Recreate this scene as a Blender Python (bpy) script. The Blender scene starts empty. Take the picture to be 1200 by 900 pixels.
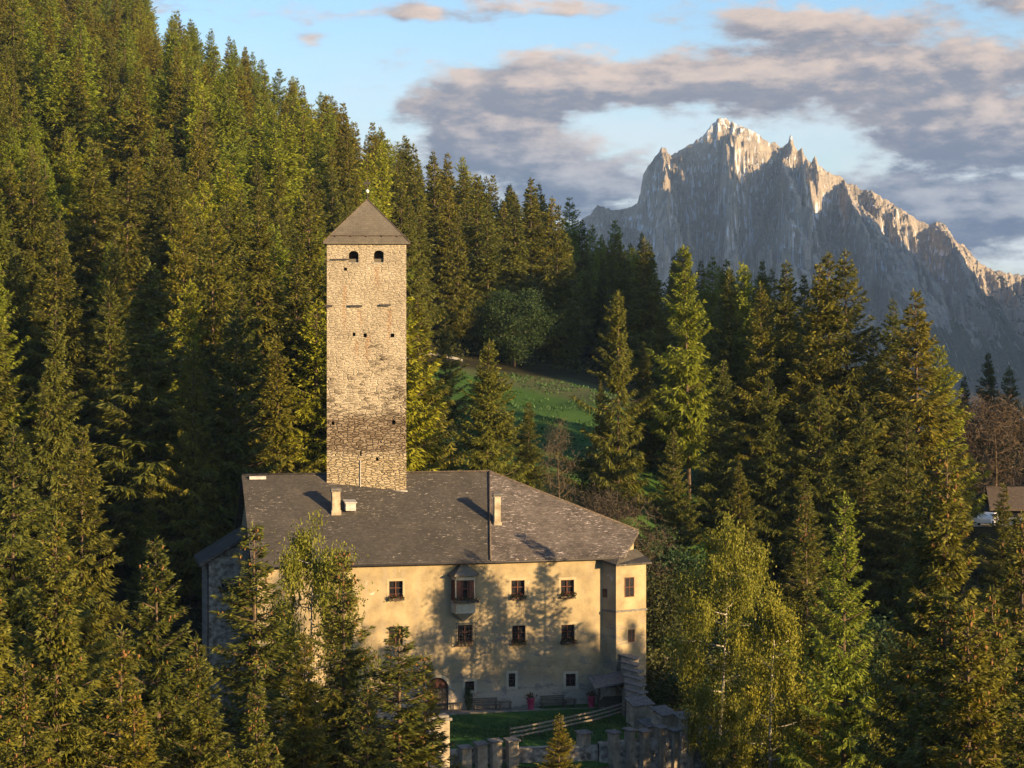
import bpy, math, random
import numpy as np
from mathutils import Vector, Matrix

# ------------------------------------------------------------------ camera, light, exposure
SC = bpy.context.scene
COL = SC.collection
F_PX, HOR, CAM_Z = 2400.0, 400.0, 32.4          # focal length and horizon row in 1200x900 pixels
cam_d = bpy.data.cameras.new('camera')
cam_d.sensor_width = 36.0
cam_d.lens = 36.0 * F_PX / 1200.0
cam_d.shift_y = (HOR - 450.0) / 1200.0
cam_d.clip_start, cam_d.clip_end = 1.0, 30000.0
cam = bpy.data.objects.new('camera', cam_d)
cam.location = (0, 0, CAM_Z)
cam.rotation_euler = (math.radians(90), 0, 0)
COL.objects.link(cam)
SC.camera = cam

SUN_AZ, SUN_EL = -37.0, 9.5                     # azimuth from +X towards +Y, elevation
sd = Vector((math.cos(math.radians(SUN_AZ)) * math.cos(math.radians(SUN_EL)),
             math.sin(math.radians(SUN_AZ)) * math.cos(math.radians(SUN_EL)),
             math.sin(math.radians(SUN_EL))))
sun_d = bpy.data.lights.new('sun', 'SUN')
sun_d.energy = 5.0
sun_d.angle = math.radians(0.5)
sun_d.color = (1.0, 0.70, 0.36)
sun = bpy.data.objects.new('sun', sun_d)
sun.rotation_euler = sd.to_track_quat('Z', 'Y').to_euler()
sun.location = (200, -100, 200)
COL.objects.link(sun)

SC.view_settings.view_transform = 'Standard'
SC.view_settings.look = 'None'
SC.view_settings.exposure = 1.5
SC.view_settings.gamma = 1.0
SC.cycles.use_denoising = True
SC.cycles.max_bounces = 5
SC.cycles.diffuse_bounces = 2
SC.cycles.glossy_bounces = 2
SC.cycles.transmission_bounces = 3
SC.cycles.volume_bounces = 0
SC.cycles.caustics_reflective = False
SC.cycles.caustics_refractive = False


class G:
    """small helper for node graphs"""
    def __init__(s, tree):
        s.t = tree
        s.n, s.l = tree.nodes, tree.links

    def new(s, typ, **kw):
        n = s.n.new(typ)
        for k, v in kw.items():
            setattr(n, k, v)
        return n

    def put(s, sock, v):
        if isinstance(v, bpy.types.NodeSocket):
            s.l.new(v, sock)
        elif v is not None:
            try:
                sock.default_value = v
            except Exception:
                sock.default_value = (*v, 1.0)

    def m(s, op, a, b=None, c=None, clamp=False):
        n = s.new('ShaderNodeMath', operation=op, use_clamp=clamp)
        s.put(n.inputs[0], a)
        if b is not None: s.put(n.inputs[1], b)
        if c is not None: s.put(n.inputs[2], c)
        return n.outputs[0]

    def mix(s, f, a, b, blend='MIX'):
        n = s.new('ShaderNodeMix', data_type='RGBA', blend_type=blend)
        s.put(n.inputs['Factor'], f)
        s.put(n.inputs[6], a); s.put(n.inputs[7], b)
        return n.outputs[2]

    def noise(s, vec, scale, detail=4, rough=0.55, dist=0.0):
        n = s.new('ShaderNodeTexNoise')
        s.put(n.inputs['Vector'], vec)
        n.inputs['Scale'].default_value = scale
        n.inputs['Detail'].default_value = detail
        n.inputs['Roughness'].default_value = rough
        n.inputs['Distortion'].default_value = dist
        return n.outputs['Fac']

    def mapr(s, v, a, b, c=0.0, d=1.0, smooth=True):
        n = s.new('ShaderNodeMapRange')
        if smooth: n.interpolation_type = 'SMOOTHSTEP'
        s.put(n.inputs[0], v)
        for i, x in enumerate((a, b, c, d)): s.put(n.inputs[i + 1], x)
        return n.outputs[0]

    def ramp(s, f, stops):
        n = s.new('ShaderNodeValToRGB')
        s.put(n.inputs[0], f)
        e = n.color_ramp.elements
        while len(e) < len(stops): e.new(0.5)
        for k, (p, c) in enumerate(stops):
            e[k].position = p; e[k].color = (*c, 1.0)
        return n.outputs[0]

    def sep(s, v):
        n = s.new('ShaderNodeSeparateXYZ'); s.put(n.inputs[0], v); return n.outputs

    def comb(s, x, y, z=0.0):
        n = s.new('ShaderNodeCombineXYZ')
        for i, q in enumerate((x, y, z)): s.put(n.inputs[i], q)
        return n.outputs[0]

    def scale(s, v, xyz):
        n = s.new('ShaderNodeVectorMath', operation='MULTIPLY')
        s.put(n.inputs[0], v); n.inputs[1].default_value = xyz
        return n.outputs[0]

    def bump(s, h, strength, dist, normal=None):
        n = s.new('ShaderNodeBump')
        n.inputs['Strength'].default_value = strength
        n.inputs['Distance'].default_value = dist
        s.put(n.inputs['Height'], h)
        if normal is not None: s.put(n.inputs['Normal'], normal)
        return n.outputs[0]


# ------------------------------------------------------------------ world: Nishita sky with a broken evening cloud deck
W = bpy.data.worlds.new('World'); SC.world = W; W.use_nodes = True
W.node_tree.nodes.clear()
w = G(W.node_tree)
sky = w.new('ShaderNodeTexSky', sky_type='NISHITA')
sky.sun_disc = False
sky.sun_elevation = math.radians(SUN_EL)
sky.sun_rotation = math.radians(90 - SUN_AZ)
sky.air_density = 1.0; sky.dust_density = 1.2; sky.ozone_density = 1.0

# cloud banks: azimuth, elevation (unit 100/2400 rad), half-widths, weight
BANKS = [(1.75, 3.02, 1.75, .30, 1.15), (0.2, 2.95, 1.1, .22, .75), (3.0, 2.98, 0.9, .32, .75),
         (4.6, 3.15, 1.9, .50, .95), (5.2, 2.45, 1.25, .40, 1.05), (3.3, 3.72, 1.2, .24, 1.0),
         (-0.1, 2.50, .75, .42, 1.0), (0.75, 1.85, 1.15, .50, 1.3), (-0.8, 2.35, 0.7, .6, .8),
         (5.2, 1.45, 1.5, .46, 1.45), (5.4, 2.25, .75, .30, .7), (4.3, 1.2, .8, .32, .8), (-1.2, 3.85, .5, .10, .6), (0.1, 3.88, 1.2, .15, .85),
         (6.0, 3.95, 1.0, .28, .8), (-2.4, 3.55, .25, .12, .55), (0.3, 3.35, .7, .12, .55),
         (9, 3, 2.5, 1.2, 1.0), (-6, 5, 4, 1.4, 1.0), (3, 7.5, 5, 1.2, .9)]
grp = bpy.data.node_groups.new('cloud_cover', 'ShaderNodeTree')
grp.interface.new_socket('Vector', in_out='INPUT', socket_type='NodeSocketVector')
grp.interface.new_socket('Cover', in_out='OUTPUT', socket_type='NodeSocketFloat')
g = G(grp)
gi, go = g.new('NodeGroupInput'), g.new('NodeGroupOutput')
P = gi.outputs[0]
wn = g.new('ShaderNodeTexNoise'); wn.inputs['Scale'].default_value = 1.3; wn.inputs['Detail'].default_value = 5
g.l.new(g.scale(P, (1, 2.2, 1)), wn.inputs['Vector'])
wv = g.new('ShaderNodeVectorMath', operation='MULTIPLY_ADD')
g.l.new(wn.outputs['Color'], wv.inputs[0]); wv.inputs[1].default_value = (.9, .36, 0)
off = g.new('ShaderNodeVectorMath', operation='SUBTRACT'); g.l.new(P, off.inputs[0]); off.inputs[1].default_value = (.45, .18, 0)
g.l.new(off.outputs[0], wv.inputs[2])
x, y, _ = g.sep(wv.outputs[0])
acc = None
for ca, ce, ra, re, wt in BANKS:
    dx = g.m('DIVIDE', g.m('SUBTRACT', x, ca), ra)
    dy = g.m('DIVIDE', g.m('SUBTRACT', y, ce), re)
    r2 = g.m('ADD', g.m('MULTIPLY', dx, dx), g.m('MULTIPLY', dy, dy))
    v = g.m('MULTIPLY', g.m('POWER', math.e, g.m('MULTIPLY', r2, -1.0)), wt)
    acc = v if acc is None else g.m('ADD', acc, v)
n1 = g.noise(g.scale(P, (.8, 2.0, 1)), 1.5, 9, .62)
acc = g.m('ADD', acc, g.m('MULTIPLY', g.m('SUBTRACT', n1, .5), 2.3))
g.l.new(acc, go.inputs[0])

tc = w.new('ShaderNodeTexCoord')
dxyz = w.sep(tc.outputs['Generated'])
az = w.m('MULTIPLY', w.m('ARCTAN2', dxyz[0], dxyz[1]), 24.0)
el = w.m('MULTIPLY', w.m('ARCSINE', dxyz[2]), 24.0)


def cover(da, de):
    n = w.new('ShaderNodeGroup'); n.node_tree = grp
    w.l.new(w.comb(w.m('ADD', az, da), w.m('ADD', el, de)), n.inputs[0])
    return n.outputs[0]


c0, c1 = cover(0, 0), cover(.22, .16)
mask = w.mapr(c0, .28, .92)
lit = w.mapr(w.m('SUBTRACT', c0, c1), -.25, .75)
thin = w.mapr(c0, 1.1, .4)
fluff = w.noise(w.comb(az, w.m('MULTIPLY', el, 2.4)), 2.6, 9, .68)
high = w.mapr(el, 1.6, 3.0)
dark = w.mix(high, (.050, .068, .105, 1), (.082, .086, .108, 1))
bright = w.mix(high, (.215, .22, .235, 1), (.36, .275, .215, 1))
tone = w.m('ADD', w.m('MULTIPLY', lit, .62), w.m('ADD', w.m('MULTIPLY', thin, .30), w.m('MULTIPLY', w.m('SUBTRACT', fluff, .5), .8)))
ccol = w.mix(w.m('MAXIMUM', w.m('MINIMUM', tone, 1.0), 0.0), dark, bright)
veil = w.m('MULTIPLY', w.mapr(el, 3.9, 1.7), .90)
veil = w.m('MULTIPLY', veil, w.mapr(w.noise(w.comb(az, w.m('MULTIPLY', el, 2.5)), .7, 4), .25, .6, .45, 1.0))
bg_sky = w.new('ShaderNodeBackground'); bg_sky.inputs[1].default_value = 0.088
w.l.new(w.mix(1.0, sky.outputs[0], (.70, .90, 1.22, 1), 'MULTIPLY'), bg_sky.inputs[0])
bg_veil = w.new('ShaderNodeBackground'); bg_veil.inputs[0].default_value = (.285, .308, .328, 1); bg_veil.inputs[1].default_value = 1.0
bg_cl = w.new('ShaderNodeBackground'); w.l.new(ccol, bg_cl.inputs[0]); bg_cl.inputs[1].default_value = 1.0
m1, m2 = w.new('ShaderNodeMixShader'), w.new('ShaderNodeMixShader')
w.l.new(veil, m1.inputs[0]); w.l.new(bg_sky.outputs[0], m1.inputs[1]); w.l.new(bg_veil.outputs[0], m1.inputs[2])
w.l.new(mask, m2.inputs[0]); w.l.new(m1.outputs[0], m2.inputs[1]); w.l.new(bg_cl.outputs[0], m2.inputs[2])
wo = w.new('ShaderNodeOutputWorld'); w.l.new(m2.outputs[0], wo.inputs[0])


# ------------------------------------------------------------------ object helpers
def tag(o, label=None, cat=None, group=None, kind=None):
    if label: o['label'] = label
    if cat: o['category'] = cat
    if group: o['group'] = group
    if kind: o['kind'] = kind
    return o


def empty(name, loc=(0, 0, 0), rz=0.0, label=None, cat=None, group=None, kind=None, parent=None):
    o = bpy.data.objects.new(name, None)
    o.empty_display_size = .3
    COL.objects.link(o)
    o.location = loc; o.rotation_euler = (0, 0, rz)
    if parent is not None: o.parent = parent
    return tag(o, label, cat, group, kind)


def link(name, me, parent=None, loc=None):
    o = bpy.data.objects.new(name, me)
    COL.objects.link(o)
    if parent is not None: o.parent = parent
    if loc is not None: o.location = loc
    return o


def np_mesh(name, V, Fq, mats, smooth=False, mi=None, tris=False):
    """mesh from numpy arrays of vertices and equal-sided faces"""
    V = np.asarray(V, dtype=np.float32); Fq = np.asarray(Fq, dtype=np.int32)
    me = bpy.data.meshes.new(name)
    k = Fq.shape[1]
    me.vertices.add(len(V)); me.vertices.foreach_set('co', V.ravel())
    me.loops.add(Fq.size); me.loops.foreach_set('vertex_index', Fq.ravel())
    me.polygons.add(len(Fq))
    me.polygons.foreach_set('loop_start', np.arange(0, Fq.size, k, dtype=np.int32))
    me.polygons.foreach_set('loop_total', np.full(len(Fq), k, dtype=np.int32))
    if mi is not None: me.polygons.foreach_set('material_index', np.asarray(mi, dtype=np.int32))
    for m_ in (mats if isinstance(mats, (list, tuple)) else [mats]): me.materials.append(m_)
    me.update(calc_edges=True)
    me.polygons.foreach_set('use_smooth', np.full(len(Fq), smooth, dtype=bool))
    return me


class MB:
    def __init__(s): s.v, s.f, s.sm = [], [], False

    def quad(s, *p):
        i = len(s.v); s.v += [tuple(q) for q in p]; s.f.append(tuple(range(i, i + len(p)))); return s

    def box(s, x0, x1, y0, y1, z0, z1, M=None):
        i = len(s.v)
        c = [(x, y, z) for z in (z0, z1) for (x, y) in ((x0, y0), (x1, y0), (x1, y1), (x0, y1))]
        if M is not None: c = [tuple(M @ Vector(q)) for q in c]
        s.v += c
        s.f += [tuple(i + k for k in q) for q in ((3, 2, 1, 0), (4, 5, 6, 7), (0, 1, 5, 4), (1, 2, 6, 5), (2, 3, 7, 6), (3, 0, 4, 7))]
        return s

    def prism(s, poly, z0, z1):
        """vertical prism on a plan polygon (counter-clockwise); z0/z1 a number or one per corner"""
        n = len(poly); i = len(s.v)
        a = z0 if hasattr(z0, '__len__') else [z0] * n
        b = z1 if hasattr(z1, '__len__') else [z1] * n
        s.v += [(p[0], p[1], a[k]) for k, p in enumerate(poly)] + [(p[0], p[1], b[k]) for k, p in enumerate(poly)]
        s.f.append(tuple(i + k for k in reversed(range(n)))); s.f.append(tuple(i + n + k for k in range(n)))
        for k in range(n):
            q = (k + 1) % n
            s.f.append((i + k, i + q, i + n + q, i + n + k))
        return s

    def slab(s, poly3, t):
        """a sloping slab: top polygon in 3-D, thickened downwards by t"""
        n = len(poly3); i = len(s.v)
        s.v += [tuple(p) for p in poly3] + [(p[0], p[1], p[2] - t) for p in poly3]
        s.f.append(tuple(i + k for k in range(n))); s.f.append(tuple(i + n + k for k in reversed(range(n))))
        for k in range(n):
            q = (k + 1) % n
            s.f.append((i + q, i + k, i + n + k, i + n + q))
        return s

    def tube(s, pts, rad, n=8, cap=True):
        pts = [Vector(p) for p in pts]; i = len(s.v)
        r = rad if hasattr(rad, '__len__') else [rad] * len(pts)
        for k, p in enumerate(pts):
            d = (pts[min(k + 1, len(pts) - 1)] - pts[max(k - 1, 0)]).normalized()
            a = d.orthogonal().normalized() if abs(d.z) < .9 else Vector((1, 0, 0))
            a = (a - d * a.dot(d)).normalized(); b = d.cross(a)
            for q in range(n):
                t = 2 * math.pi * q / n
                s.v.append(tuple(p + (a * math.cos(t) + b * math.sin(t)) * r[k]))
        for k in range(len(pts) - 1):
            for q in range(n):
                s.f.append((i + k * n + q, i + k * n + (q + 1) % n, i + (k + 1) * n + (q + 1) % n, i + (k + 1) * n + q))
        if cap:
            s.f.append(tuple(i + q for q in reversed(range(n))))
            s.f.append(tuple(i + (len(pts) - 1) * n + q for q in range(n)))
        return s

    def lathe(s, prof, n=16, c=(0, 0, 0)):
        i = len(s.v)
        for r, z in prof:
            for q in range(n):
                t = 2 * math.pi * q / n
                s.v.append((c[0] + r * math.cos(t), c[1] + r * math.sin(t), c[2] + z))
        for k in range(len(prof) - 1):
            for q in range(n):
                s.f.append((i + k * n + q, i + k * n + (q + 1) % n, i + (k + 1) * n + (q + 1) % n, i + (k + 1) * n + q))
        s.f.append(tuple(i + q for q in reversed(range(n))))
        s.f.append(tuple(i + (len(prof) - 1) * n + q for q in range(n)))
        return s

    def build(s, name, mat, parent=None, smooth=False, label=None, bevel=0.0):
        me = bpy.data.meshes.new(name)
        me.from_pydata(s.v, [], s.f)
        for m_ in (mat if isinstance(mat, (list, tuple)) else [mat]): me.materials.append(m_)
        if smooth: me.polygons.foreach_set('use_smooth', [True] * len(me.polygons))
        me.update()
        o = link(name, me, parent)
        if bevel:
            b = o.modifiers.new('bevel', 'BEVEL'); b.width = bevel; b.segments = 2; b.limit_method = 'ANGLE'
        if label: o['label'] = label
        return o


# ------------------------------------------------------------------ numpy noise
def _h(ix, iy, s):
    h = (ix.astype(np.int64) * 374761393 + iy.astype(np.int64) * 668265263 + s * 974634777) & 0x7fffffff
    h = ((h ^ (h >> 13)) * 1274126177) & 0x7fffffff
    return ((h ^ (h >> 16)) & 0xffff) / 65535.0 * 2 * np.pi


def perlin(x, y, s=0):
    x0, y0 = np.floor(x), np.floor(y)
    fx, fy = x - x0, y - y0
    u, v = fx * fx * fx * (fx * (fx * 6 - 15) + 10), fy * fy * fy * (fy * (fy * 6 - 15) + 10)

    def gd(ix, iy, dx, dy):
        a = _h(ix, iy, s); return np.cos(a) * dx + np.sin(a) * dy
    a = gd(x0, y0, fx, fy); b = gd(x0 + 1, y0, fx - 1, fy)
    c = gd(x0, y0 + 1, fx, fy - 1); d = gd(x0 + 1, y0 + 1, fx - 1, fy - 1)
    return ((a + u * (b - a)) + v * ((c + u * (d - c)) - (a + u * (b - a)))) * 1.5


def fbm(x, y, o=5, s=0, g_=.5):
    r, a, f = 0, 1, 1
    for k in range(o):
        r = r + a * perlin(x * f, y * f, s + k); a *= g_; f *= 2.03
    return r


def ridged(x, y, o=5, s=0, g_=.55):
    r, a, f, pw = 0, 1, 1, 1
    for k in range(o):
        q = (1 - np.abs(perlin(x * f, y * f, s + k))) ** 2
        r = r + a * q * pw; pw = np.clip(q * 1.3, 0, 1); a *= g_; f *= 2.07
    return r


# ------------------------------------------------------------------ materials
def mat(name, build, rough=.85, spec=.2):
    m_ = bpy.data.materials.new(name); m_.use_nodes = True
    m_.node_tree.nodes.clear()
    q = G(m_.node_tree)
    b = q.new('ShaderNodeBsdfPrincipled')
    b.inputs['Roughness'].default_value = rough
    b.inputs['Specular IOR Level'].default_value = spec
    out = q.new('ShaderNodeOutputMaterial')
    q.l.new(b.outputs[0], out.inputs[0])
    r = build(q, q.new('ShaderNodeTexCoord').outputs['Object'], b)
    if isinstance(r, tuple):
        q.put(b.inputs['Base Color'], r[0]); q.put(b.inputs['Normal'], r[1])
    elif r is not None:
        q.put(b.inputs['Base Color'], r)
    return m_


def simple(name, c1, c2, scale=3.0, rough=.8, spec=.2, bmp=.3, bd=.02):
    def f(q, o, b):
        n = q.noise(o, scale, 6, .6)
        return q.mix(q.mapr(n, .3, .7), c1, c2), q.bump(n, bmp, bd)
    return mat(name, f, rough, spec)


def foliage(name, c_dark, c_mid, c_tip, trans=.35, hue=.45):
    m_ = bpy.data.materials.new(name); m_.use_nodes = True
    m_.node_tree.nodes.clear(); q = G(m_.node_tree)
    geo = q.new('ShaderNodeNewGeometry'); oi = q.new('ShaderNodeObjectInfo')
    col = q.ramp(geo.outputs['Random Per Island'], [(0, c_dark), (.55, c_mid), (1, c_tip)])
    # each tree has its own tone
    tone = q.ramp(oi.outputs['Random'], [(0, (.72, .80, .75)), (.3, (1.05, 1.0, .8)), (.6, (.9, 1.0, .95)), (.85, (1.2, 1.15, .8)), (1, (1.4, 1.2, .7))])
    col = q.mix(hue * 2, col, tone, 'MULTIPLY')
    b = q.new('ShaderNodeBsdfPrincipled'); b.inputs['Roughness'].default_value = .6; b.inputs['Specular IOR Level'].default_value = .25
    t = q.new('ShaderNodeBsdfTranslucent')
    q.put(b.inputs['Base Color'], col); q.put(t.inputs[0], col)
    mx = q.new('ShaderNodeMixShader'); mx.inputs[0].default_value = trans
    q.l.new(b.outputs[0], mx.inputs[1]); q.l.new(t.outputs[0], mx.inputs[2])
    out = q.new('ShaderNodeOutputMaterial'); q.l.new(mx.outputs[0], out.inputs[0])
    return m_


M = {}
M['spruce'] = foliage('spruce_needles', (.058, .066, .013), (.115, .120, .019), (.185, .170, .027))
M['larch'] = foliage('larch_needles', (.12, .15, .014), (.175, .205, .02), (.23, .25, .028))
M['birch'] = foliage('birch_leaves', (.115, .130, .015), (.20, .20, .022), (.28, .25, .03))
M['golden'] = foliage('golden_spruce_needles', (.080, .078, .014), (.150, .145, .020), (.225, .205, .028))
M['broad'] = foliage('broad_leaves', (.020, .042, .016), (.035, .065, .022), (.055, .085, .026))
M['olive'] = foliage('shrub_leaves', (.030, .036, .012), (.050, .056, .016), (.080, .078, .020))
M['twig'] = foliage('bare_twigs', (.045, .033, .024), (.075, .052, .036), (.10, .068, .045), .05)
M['flower'] = foliage('geraniums', (.020, .035, .012), (.035, .05, .014), (.20, .02, .02), .1, .1)
M['cone'] = simple('spruce_cones', (.13, .065, .025, 1), (.20, .10, .035, 1), 2.0)
M['bark'] = simple('spruce_bark', (.05, .036, .024, 1), (.13, .09, .055, 1), 4.0)
M['birch_bark'] = simple('birch_bark', (.10, .09, .08, 1), (.55, .50, .43, 1), 2.2, bmp=.1)
M['dark_wood'] = simple('weathered_wood', (.06, .045, .032, 1), (.13, .10, .075, 1), 5)
M['pale_wood'] = simple('pale_rail_wood', (.20, .17, .13, 1), (.36, .30, .22, 1), 5)
M['bench_wood'] = simple('bench_wood', (.09, .075, .055, 1), (.16, .13, .09, 1), 6)
M['iron'] = simple('iron', (.02, .02, .022, 1), (.05, .04, .035, 1), 8, .6, .4)
M['zinc'] = simple('zinc_flashing', (.28, .27, .26, 1), (.40, .38, .35, 1), 3, .5, .4)
M['gilt'] = simple('gilt_ball', (.55, .50, .38, 1), (.75, .70, .55, 1), 3, .35, .5)
M['magenta'] = simple('magenta_vase', (.28, .015, .05, 1), (.38, .03, .08, 1), 6, .4, .5)
M['frame_wood'] = simple('window_frame_wood', (.07, .028, .018, 1), (.11, .045, .028, 1), 6)
M['glass'] = simple('window_glass', (.010, .011, .013, 1), (.022, .022, .025, 1), 1.5, .12, .6, .02)
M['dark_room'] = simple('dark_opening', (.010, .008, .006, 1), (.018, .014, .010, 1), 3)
M['white_stucco'] = simple('pale_surround', (0.357, 0.306, 0.217, 1), (0.442, 0.383, 0.281, 1), 2.5)
M['car_paint'] = simple('white_car_paint', (.75, .75, .75, 1), (.8, .8, .8, 1), 1, .3, .5, 0)
M['rubber'] = simple('rubber', (.02, .02, .02, 1), (.03, .03, .03, 1), 5)
HAZE_D = 0.000042
# ------------------------------------------------------------------ terrain
CP = np.array([
    (0, 0, 29.5), (-40, 0, 29), (45, 0, 29), (0, 22, 15), (-45, 25, 12), (45, 25, 12), (0, 55, -2), (-60, 55, -2), (60, 55, -4),
    (0, 100, -9), (-50, 100, -8), (50, 100, -11), (0, 135, -8), (-30, 140, -7), (35, 140, -9), (75, 140, -9), (-55, 150, -3),
    (-5, 160, -4), (12, 158, -5), (-20, 165, -2), (0, 172, -1.5), (0, 186, .8), (-15, 195, 3), (5, 198, 4), (20, 180, -4), (35, 185, -4), (60, 190, -5), (95, 200, -3),
    (22, 215, 6), (40, 240, 8), (60, 240, 7), (90, 250, 3), (25, 232, 11), (0, 220, 16), (8, 250, 19), (-8, 260, 20), (0, 300, 24),
    (-12, 310, 27), (15, 280, 21.5), (25, 300, 22.5), (-41, 200, 8), (-30, 212, 9), (-62, 300, 36), (-35, 260, 23), (-94, 450, 76),
    (-50, 400, 56), (-20, 400, 42), (8, 400, 33), (-75, 180, 10), (-115, 250, 42), (-140, 350, 76),
    (-156, 750, 158), (-102, 700, 116), (-54, 650, 84), (-15, 600, 58), (18, 540, 40), (40, 480, 30), (58, 400, 22), (95, 380, 5),
    (-170, 600, 140), (-160, 820, 150), (-15, 720, 58), (60, 560, 26), (120, 520, -8), (150, 400, -18), (130, 300, -4), (125, 200, 8), (140, 170, 8),
    (125, 100, -12), (150, 700, -30), (60, 800, -10)], dtype=float)


def _tps_k(r2): return np.where(r2 > 1e-9, r2 * np.log(np.maximum(r2, 1e-9)), 0.0)


_n = len(CP); _A = np.zeros((_n + 3, _n + 3))
_d2 = ((CP[:, None, :2] - CP[None, :, :2]) / 100.0) ** 2
_A[:_n, :_n] = _tps_k(_d2.sum(-1)) + np.eye(_n) * .02
_A[:_n, _n] = 1; _A[:_n, _n + 1:] = CP[:, :2] / 100.0
_A[_n:, :_n] = _A[:_n, _n:].T
_w = np.linalg.solve(_A, np.concatenate([CP[:, 2], np.zeros(3)]))
LX0, LX1, LY0, LY1 = -175.0, 150.0, -20.0, 820.0


def sstep(a, b, v):
    t = np.clip((v - a) / (b - a), 0, 1); return t * t * (3 - 2 * t)


def ground(X, Y):
    X = np.asarray(X, dtype=float); Y = np.asarray(Y, dtype=float)
    cx, cy = np.clip(X, LX0, LX1), np.clip(Y, LY0, LY1)
    z = _w[_n] + _w[_n + 1] * cx / 100 + _w[_n + 2] * cy / 100
    for k in range(_n):
        z = z + _w[k] * _tps_k(((cx - CP[k, 0]) / 100) ** 2 + ((cy - CP[k, 1]) / 100) ** 2)
    dist = np.hypot(X - cx, Y - cy)
    f = sstep(0, 600, dist)
    z = z * (1 - f) + (-40.0) * f
    z = z + fbm(X / 23.0, Y / 23.0, 4, 3) * (.9 + np.clip((Y - 330) / 150, 0, 1.5))
    # level building ground under the castle
    k = sstep(26, 15, np.hypot((X + 4) / 1.35, Y - 184))
    return z * (1 - k) + (-1.6) * k


def gz(X, Y): return float(ground(np.array([X]), np.array([Y]))[0])


def axis(lo, hi, a, b, step, grow=1.22):
    mid = list(np.arange(a, b + .1, step))
    s, v, up = step, mid[-1], []
    while v < hi: s *= grow; v = min(v + s, hi); up.append(v)
    s, v, dn = step, mid[0], []
    while v > lo: s *= grow; v = max(v - s, lo); dn.append(v)
    return np.array(dn[::-1] + mid + up)


def mat_forest_floor(q, o, b):
    n = q.noise(o, .35, 8, .65); n2 = q.noise(o, .03, 3)
    forest = q.ramp(n, [(.3, (.010, .011, .006)), (.5, (.022, .020, .010)), (.7, (.035, .034, .014))])
    grassn = q.noise(o, 1.6, 6, .7)
    grass = q.ramp(q.m('ADD', q.m('MULTIPLY', grassn, .6), q.m('MULTIPLY', n2, .4)), [(.3, (.030, .070, .014)), (.55, (.050, .105, .018)), (.75, (.09, .125, .025))])
    dry = q.ramp(n, [(.3, (.05, .07, .026)), (.7, (.10, .10, .042))])
    x, y, z = q.sep(o)
    wob = q.m('MULTIPLY', q.m('SUBTRACT', q.noise(o, .06, 4), .5), 14.0)
    # mown meadow behind the castle, its drier upper bank, and the forest floor elsewhere
    ex = q.m('DIVIDE', q.m('SUBTRACT', x, 3.0), 27.0)
    ey = q.m('DIVIDE', q.m('ADD', q.m('SUBTRACT', y, 264.0), wob), 62.0)
    inm = q.mapr(q.m('ADD', q.m('MULTIPLY', ex, ex), q.m('MULTIPLY', ey, ey)), 1.15, .85)
    inm = q.m('MULTIPLY', inm, q.mapr(y, 208, 214))
    bank = q.mapr(q.m('ADD', q.m('ADD', y, q.m('MULTIPLY', x, .9)), wob), 304, 311)
    grass = q.mix(bank, grass, dry)
    return q.mix(inm, forest, grass), q.bump(n, .6, .25)


M['floor'] = mat('forest_floor_and_meadow', mat_forest_floor, .95, .1)
gx = axis(-900, 2200, -175, 150, 3.5); gy = axis(-300, 5900, -20, 820, 3.5)
XX, YY = np.meshgrid(gx, gy)
ZZ = ground(XX.ravel(), YY.ravel())
nx, ny = len(gx), len(gy)
ii = (np.arange(ny - 1)[:, None] * nx + np.arange(nx - 1)[None, :]).ravel()
gq = np.stack([ii, ii + 1, ii + nx + 1, ii + nx], 1)
tag(link('ground', np_mesh('ground', np.stack([XX.ravel(), YY.ravel(), ZZ], 1), gq, M['floor'], True)), kind='structure')

# light farm track crossing the top of the meadow
tb = MB(); pts = []
for k in range(19):
    px = 470 + k * 4.0; Yd = 318 + 6 * math.sin(k * .12) + k * .25
    X = (px - 600) / F_PX * Yd; pts.append((X, Yd))
for (xa, ya), (xb, yb) in zip(pts, pts[1:]):
    tb.quad((xa, ya - .7, gz(xa, ya - .7) + .12), (xb, yb - .7, gz(xb, yb - .7) + .12), (xb, yb + 1.0, gz(xb, yb + 1.0) + .12), (xa, ya + 1.0, gz(xa, ya + 1.0) + .12))
M['track'] = simple('gravel_track', (.26, .24, .19, 1), (.40, .37, .30, 1), 1.2)
tag(tb.build('path', M['track']), kind='structure')

# ------------------------------------------------------------------ the rock mountain, 4.5 km away
MY = 4500.0; MS = MY / F_PX
RID = np.array([(300, 330), (480, 318), (560, 305), (600, 300), (640, 285), (690, 252), (700, 240), (712, 244), (726, 246), (738, 243), (746, 238), (750, 226), (753, 205), (758, 196), (766, 186),
                (774, 174), (780, 173), (784, 181), (800, 174), (812, 166), (822, 160), (832, 147), (842, 138), (850, 137), (860, 143), (872, 149), (885, 154), (896, 163),
                (903, 168), (909, 166), (916, 172), (922, 169), (925, 164), (927, 156), (929, 157), (932, 169), (936, 176), (940, 171), (943, 181), (947, 187), (951, 190), (955, 181), (959, 193), (963, 196),
                (968, 198), (977, 203), (985, 204), (994, 213), (1004, 214), (1012, 222), (1022, 223), (1036, 234), (1050, 241), (1062, 247), (1080, 258), (1092, 262), (1100, 259), (1109, 262), (1116, 274),
                (1126, 283), (1136, 286), (1146, 296), (1158, 306), (1170, 313), (1186, 317), (1200, 319), (1240, 326), (1300, 345), (1400, 380), (1520, 430), (1700, 470)], float)
p_ax = np.concatenate([np.arange(520, 690, 3), np.arange(690, 1215, .8), np.arange(1215, 1640, 4)])
d_ax = np.concatenate([np.linspace(-500, -40, 12), np.linspace(-30, 420, 190), np.linspace(425, 1000, 110), np.linspace(1010, 2300, 70)])
PP, DD = np.meshgrid(p_ax, d_ax)
base = -45.0
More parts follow.
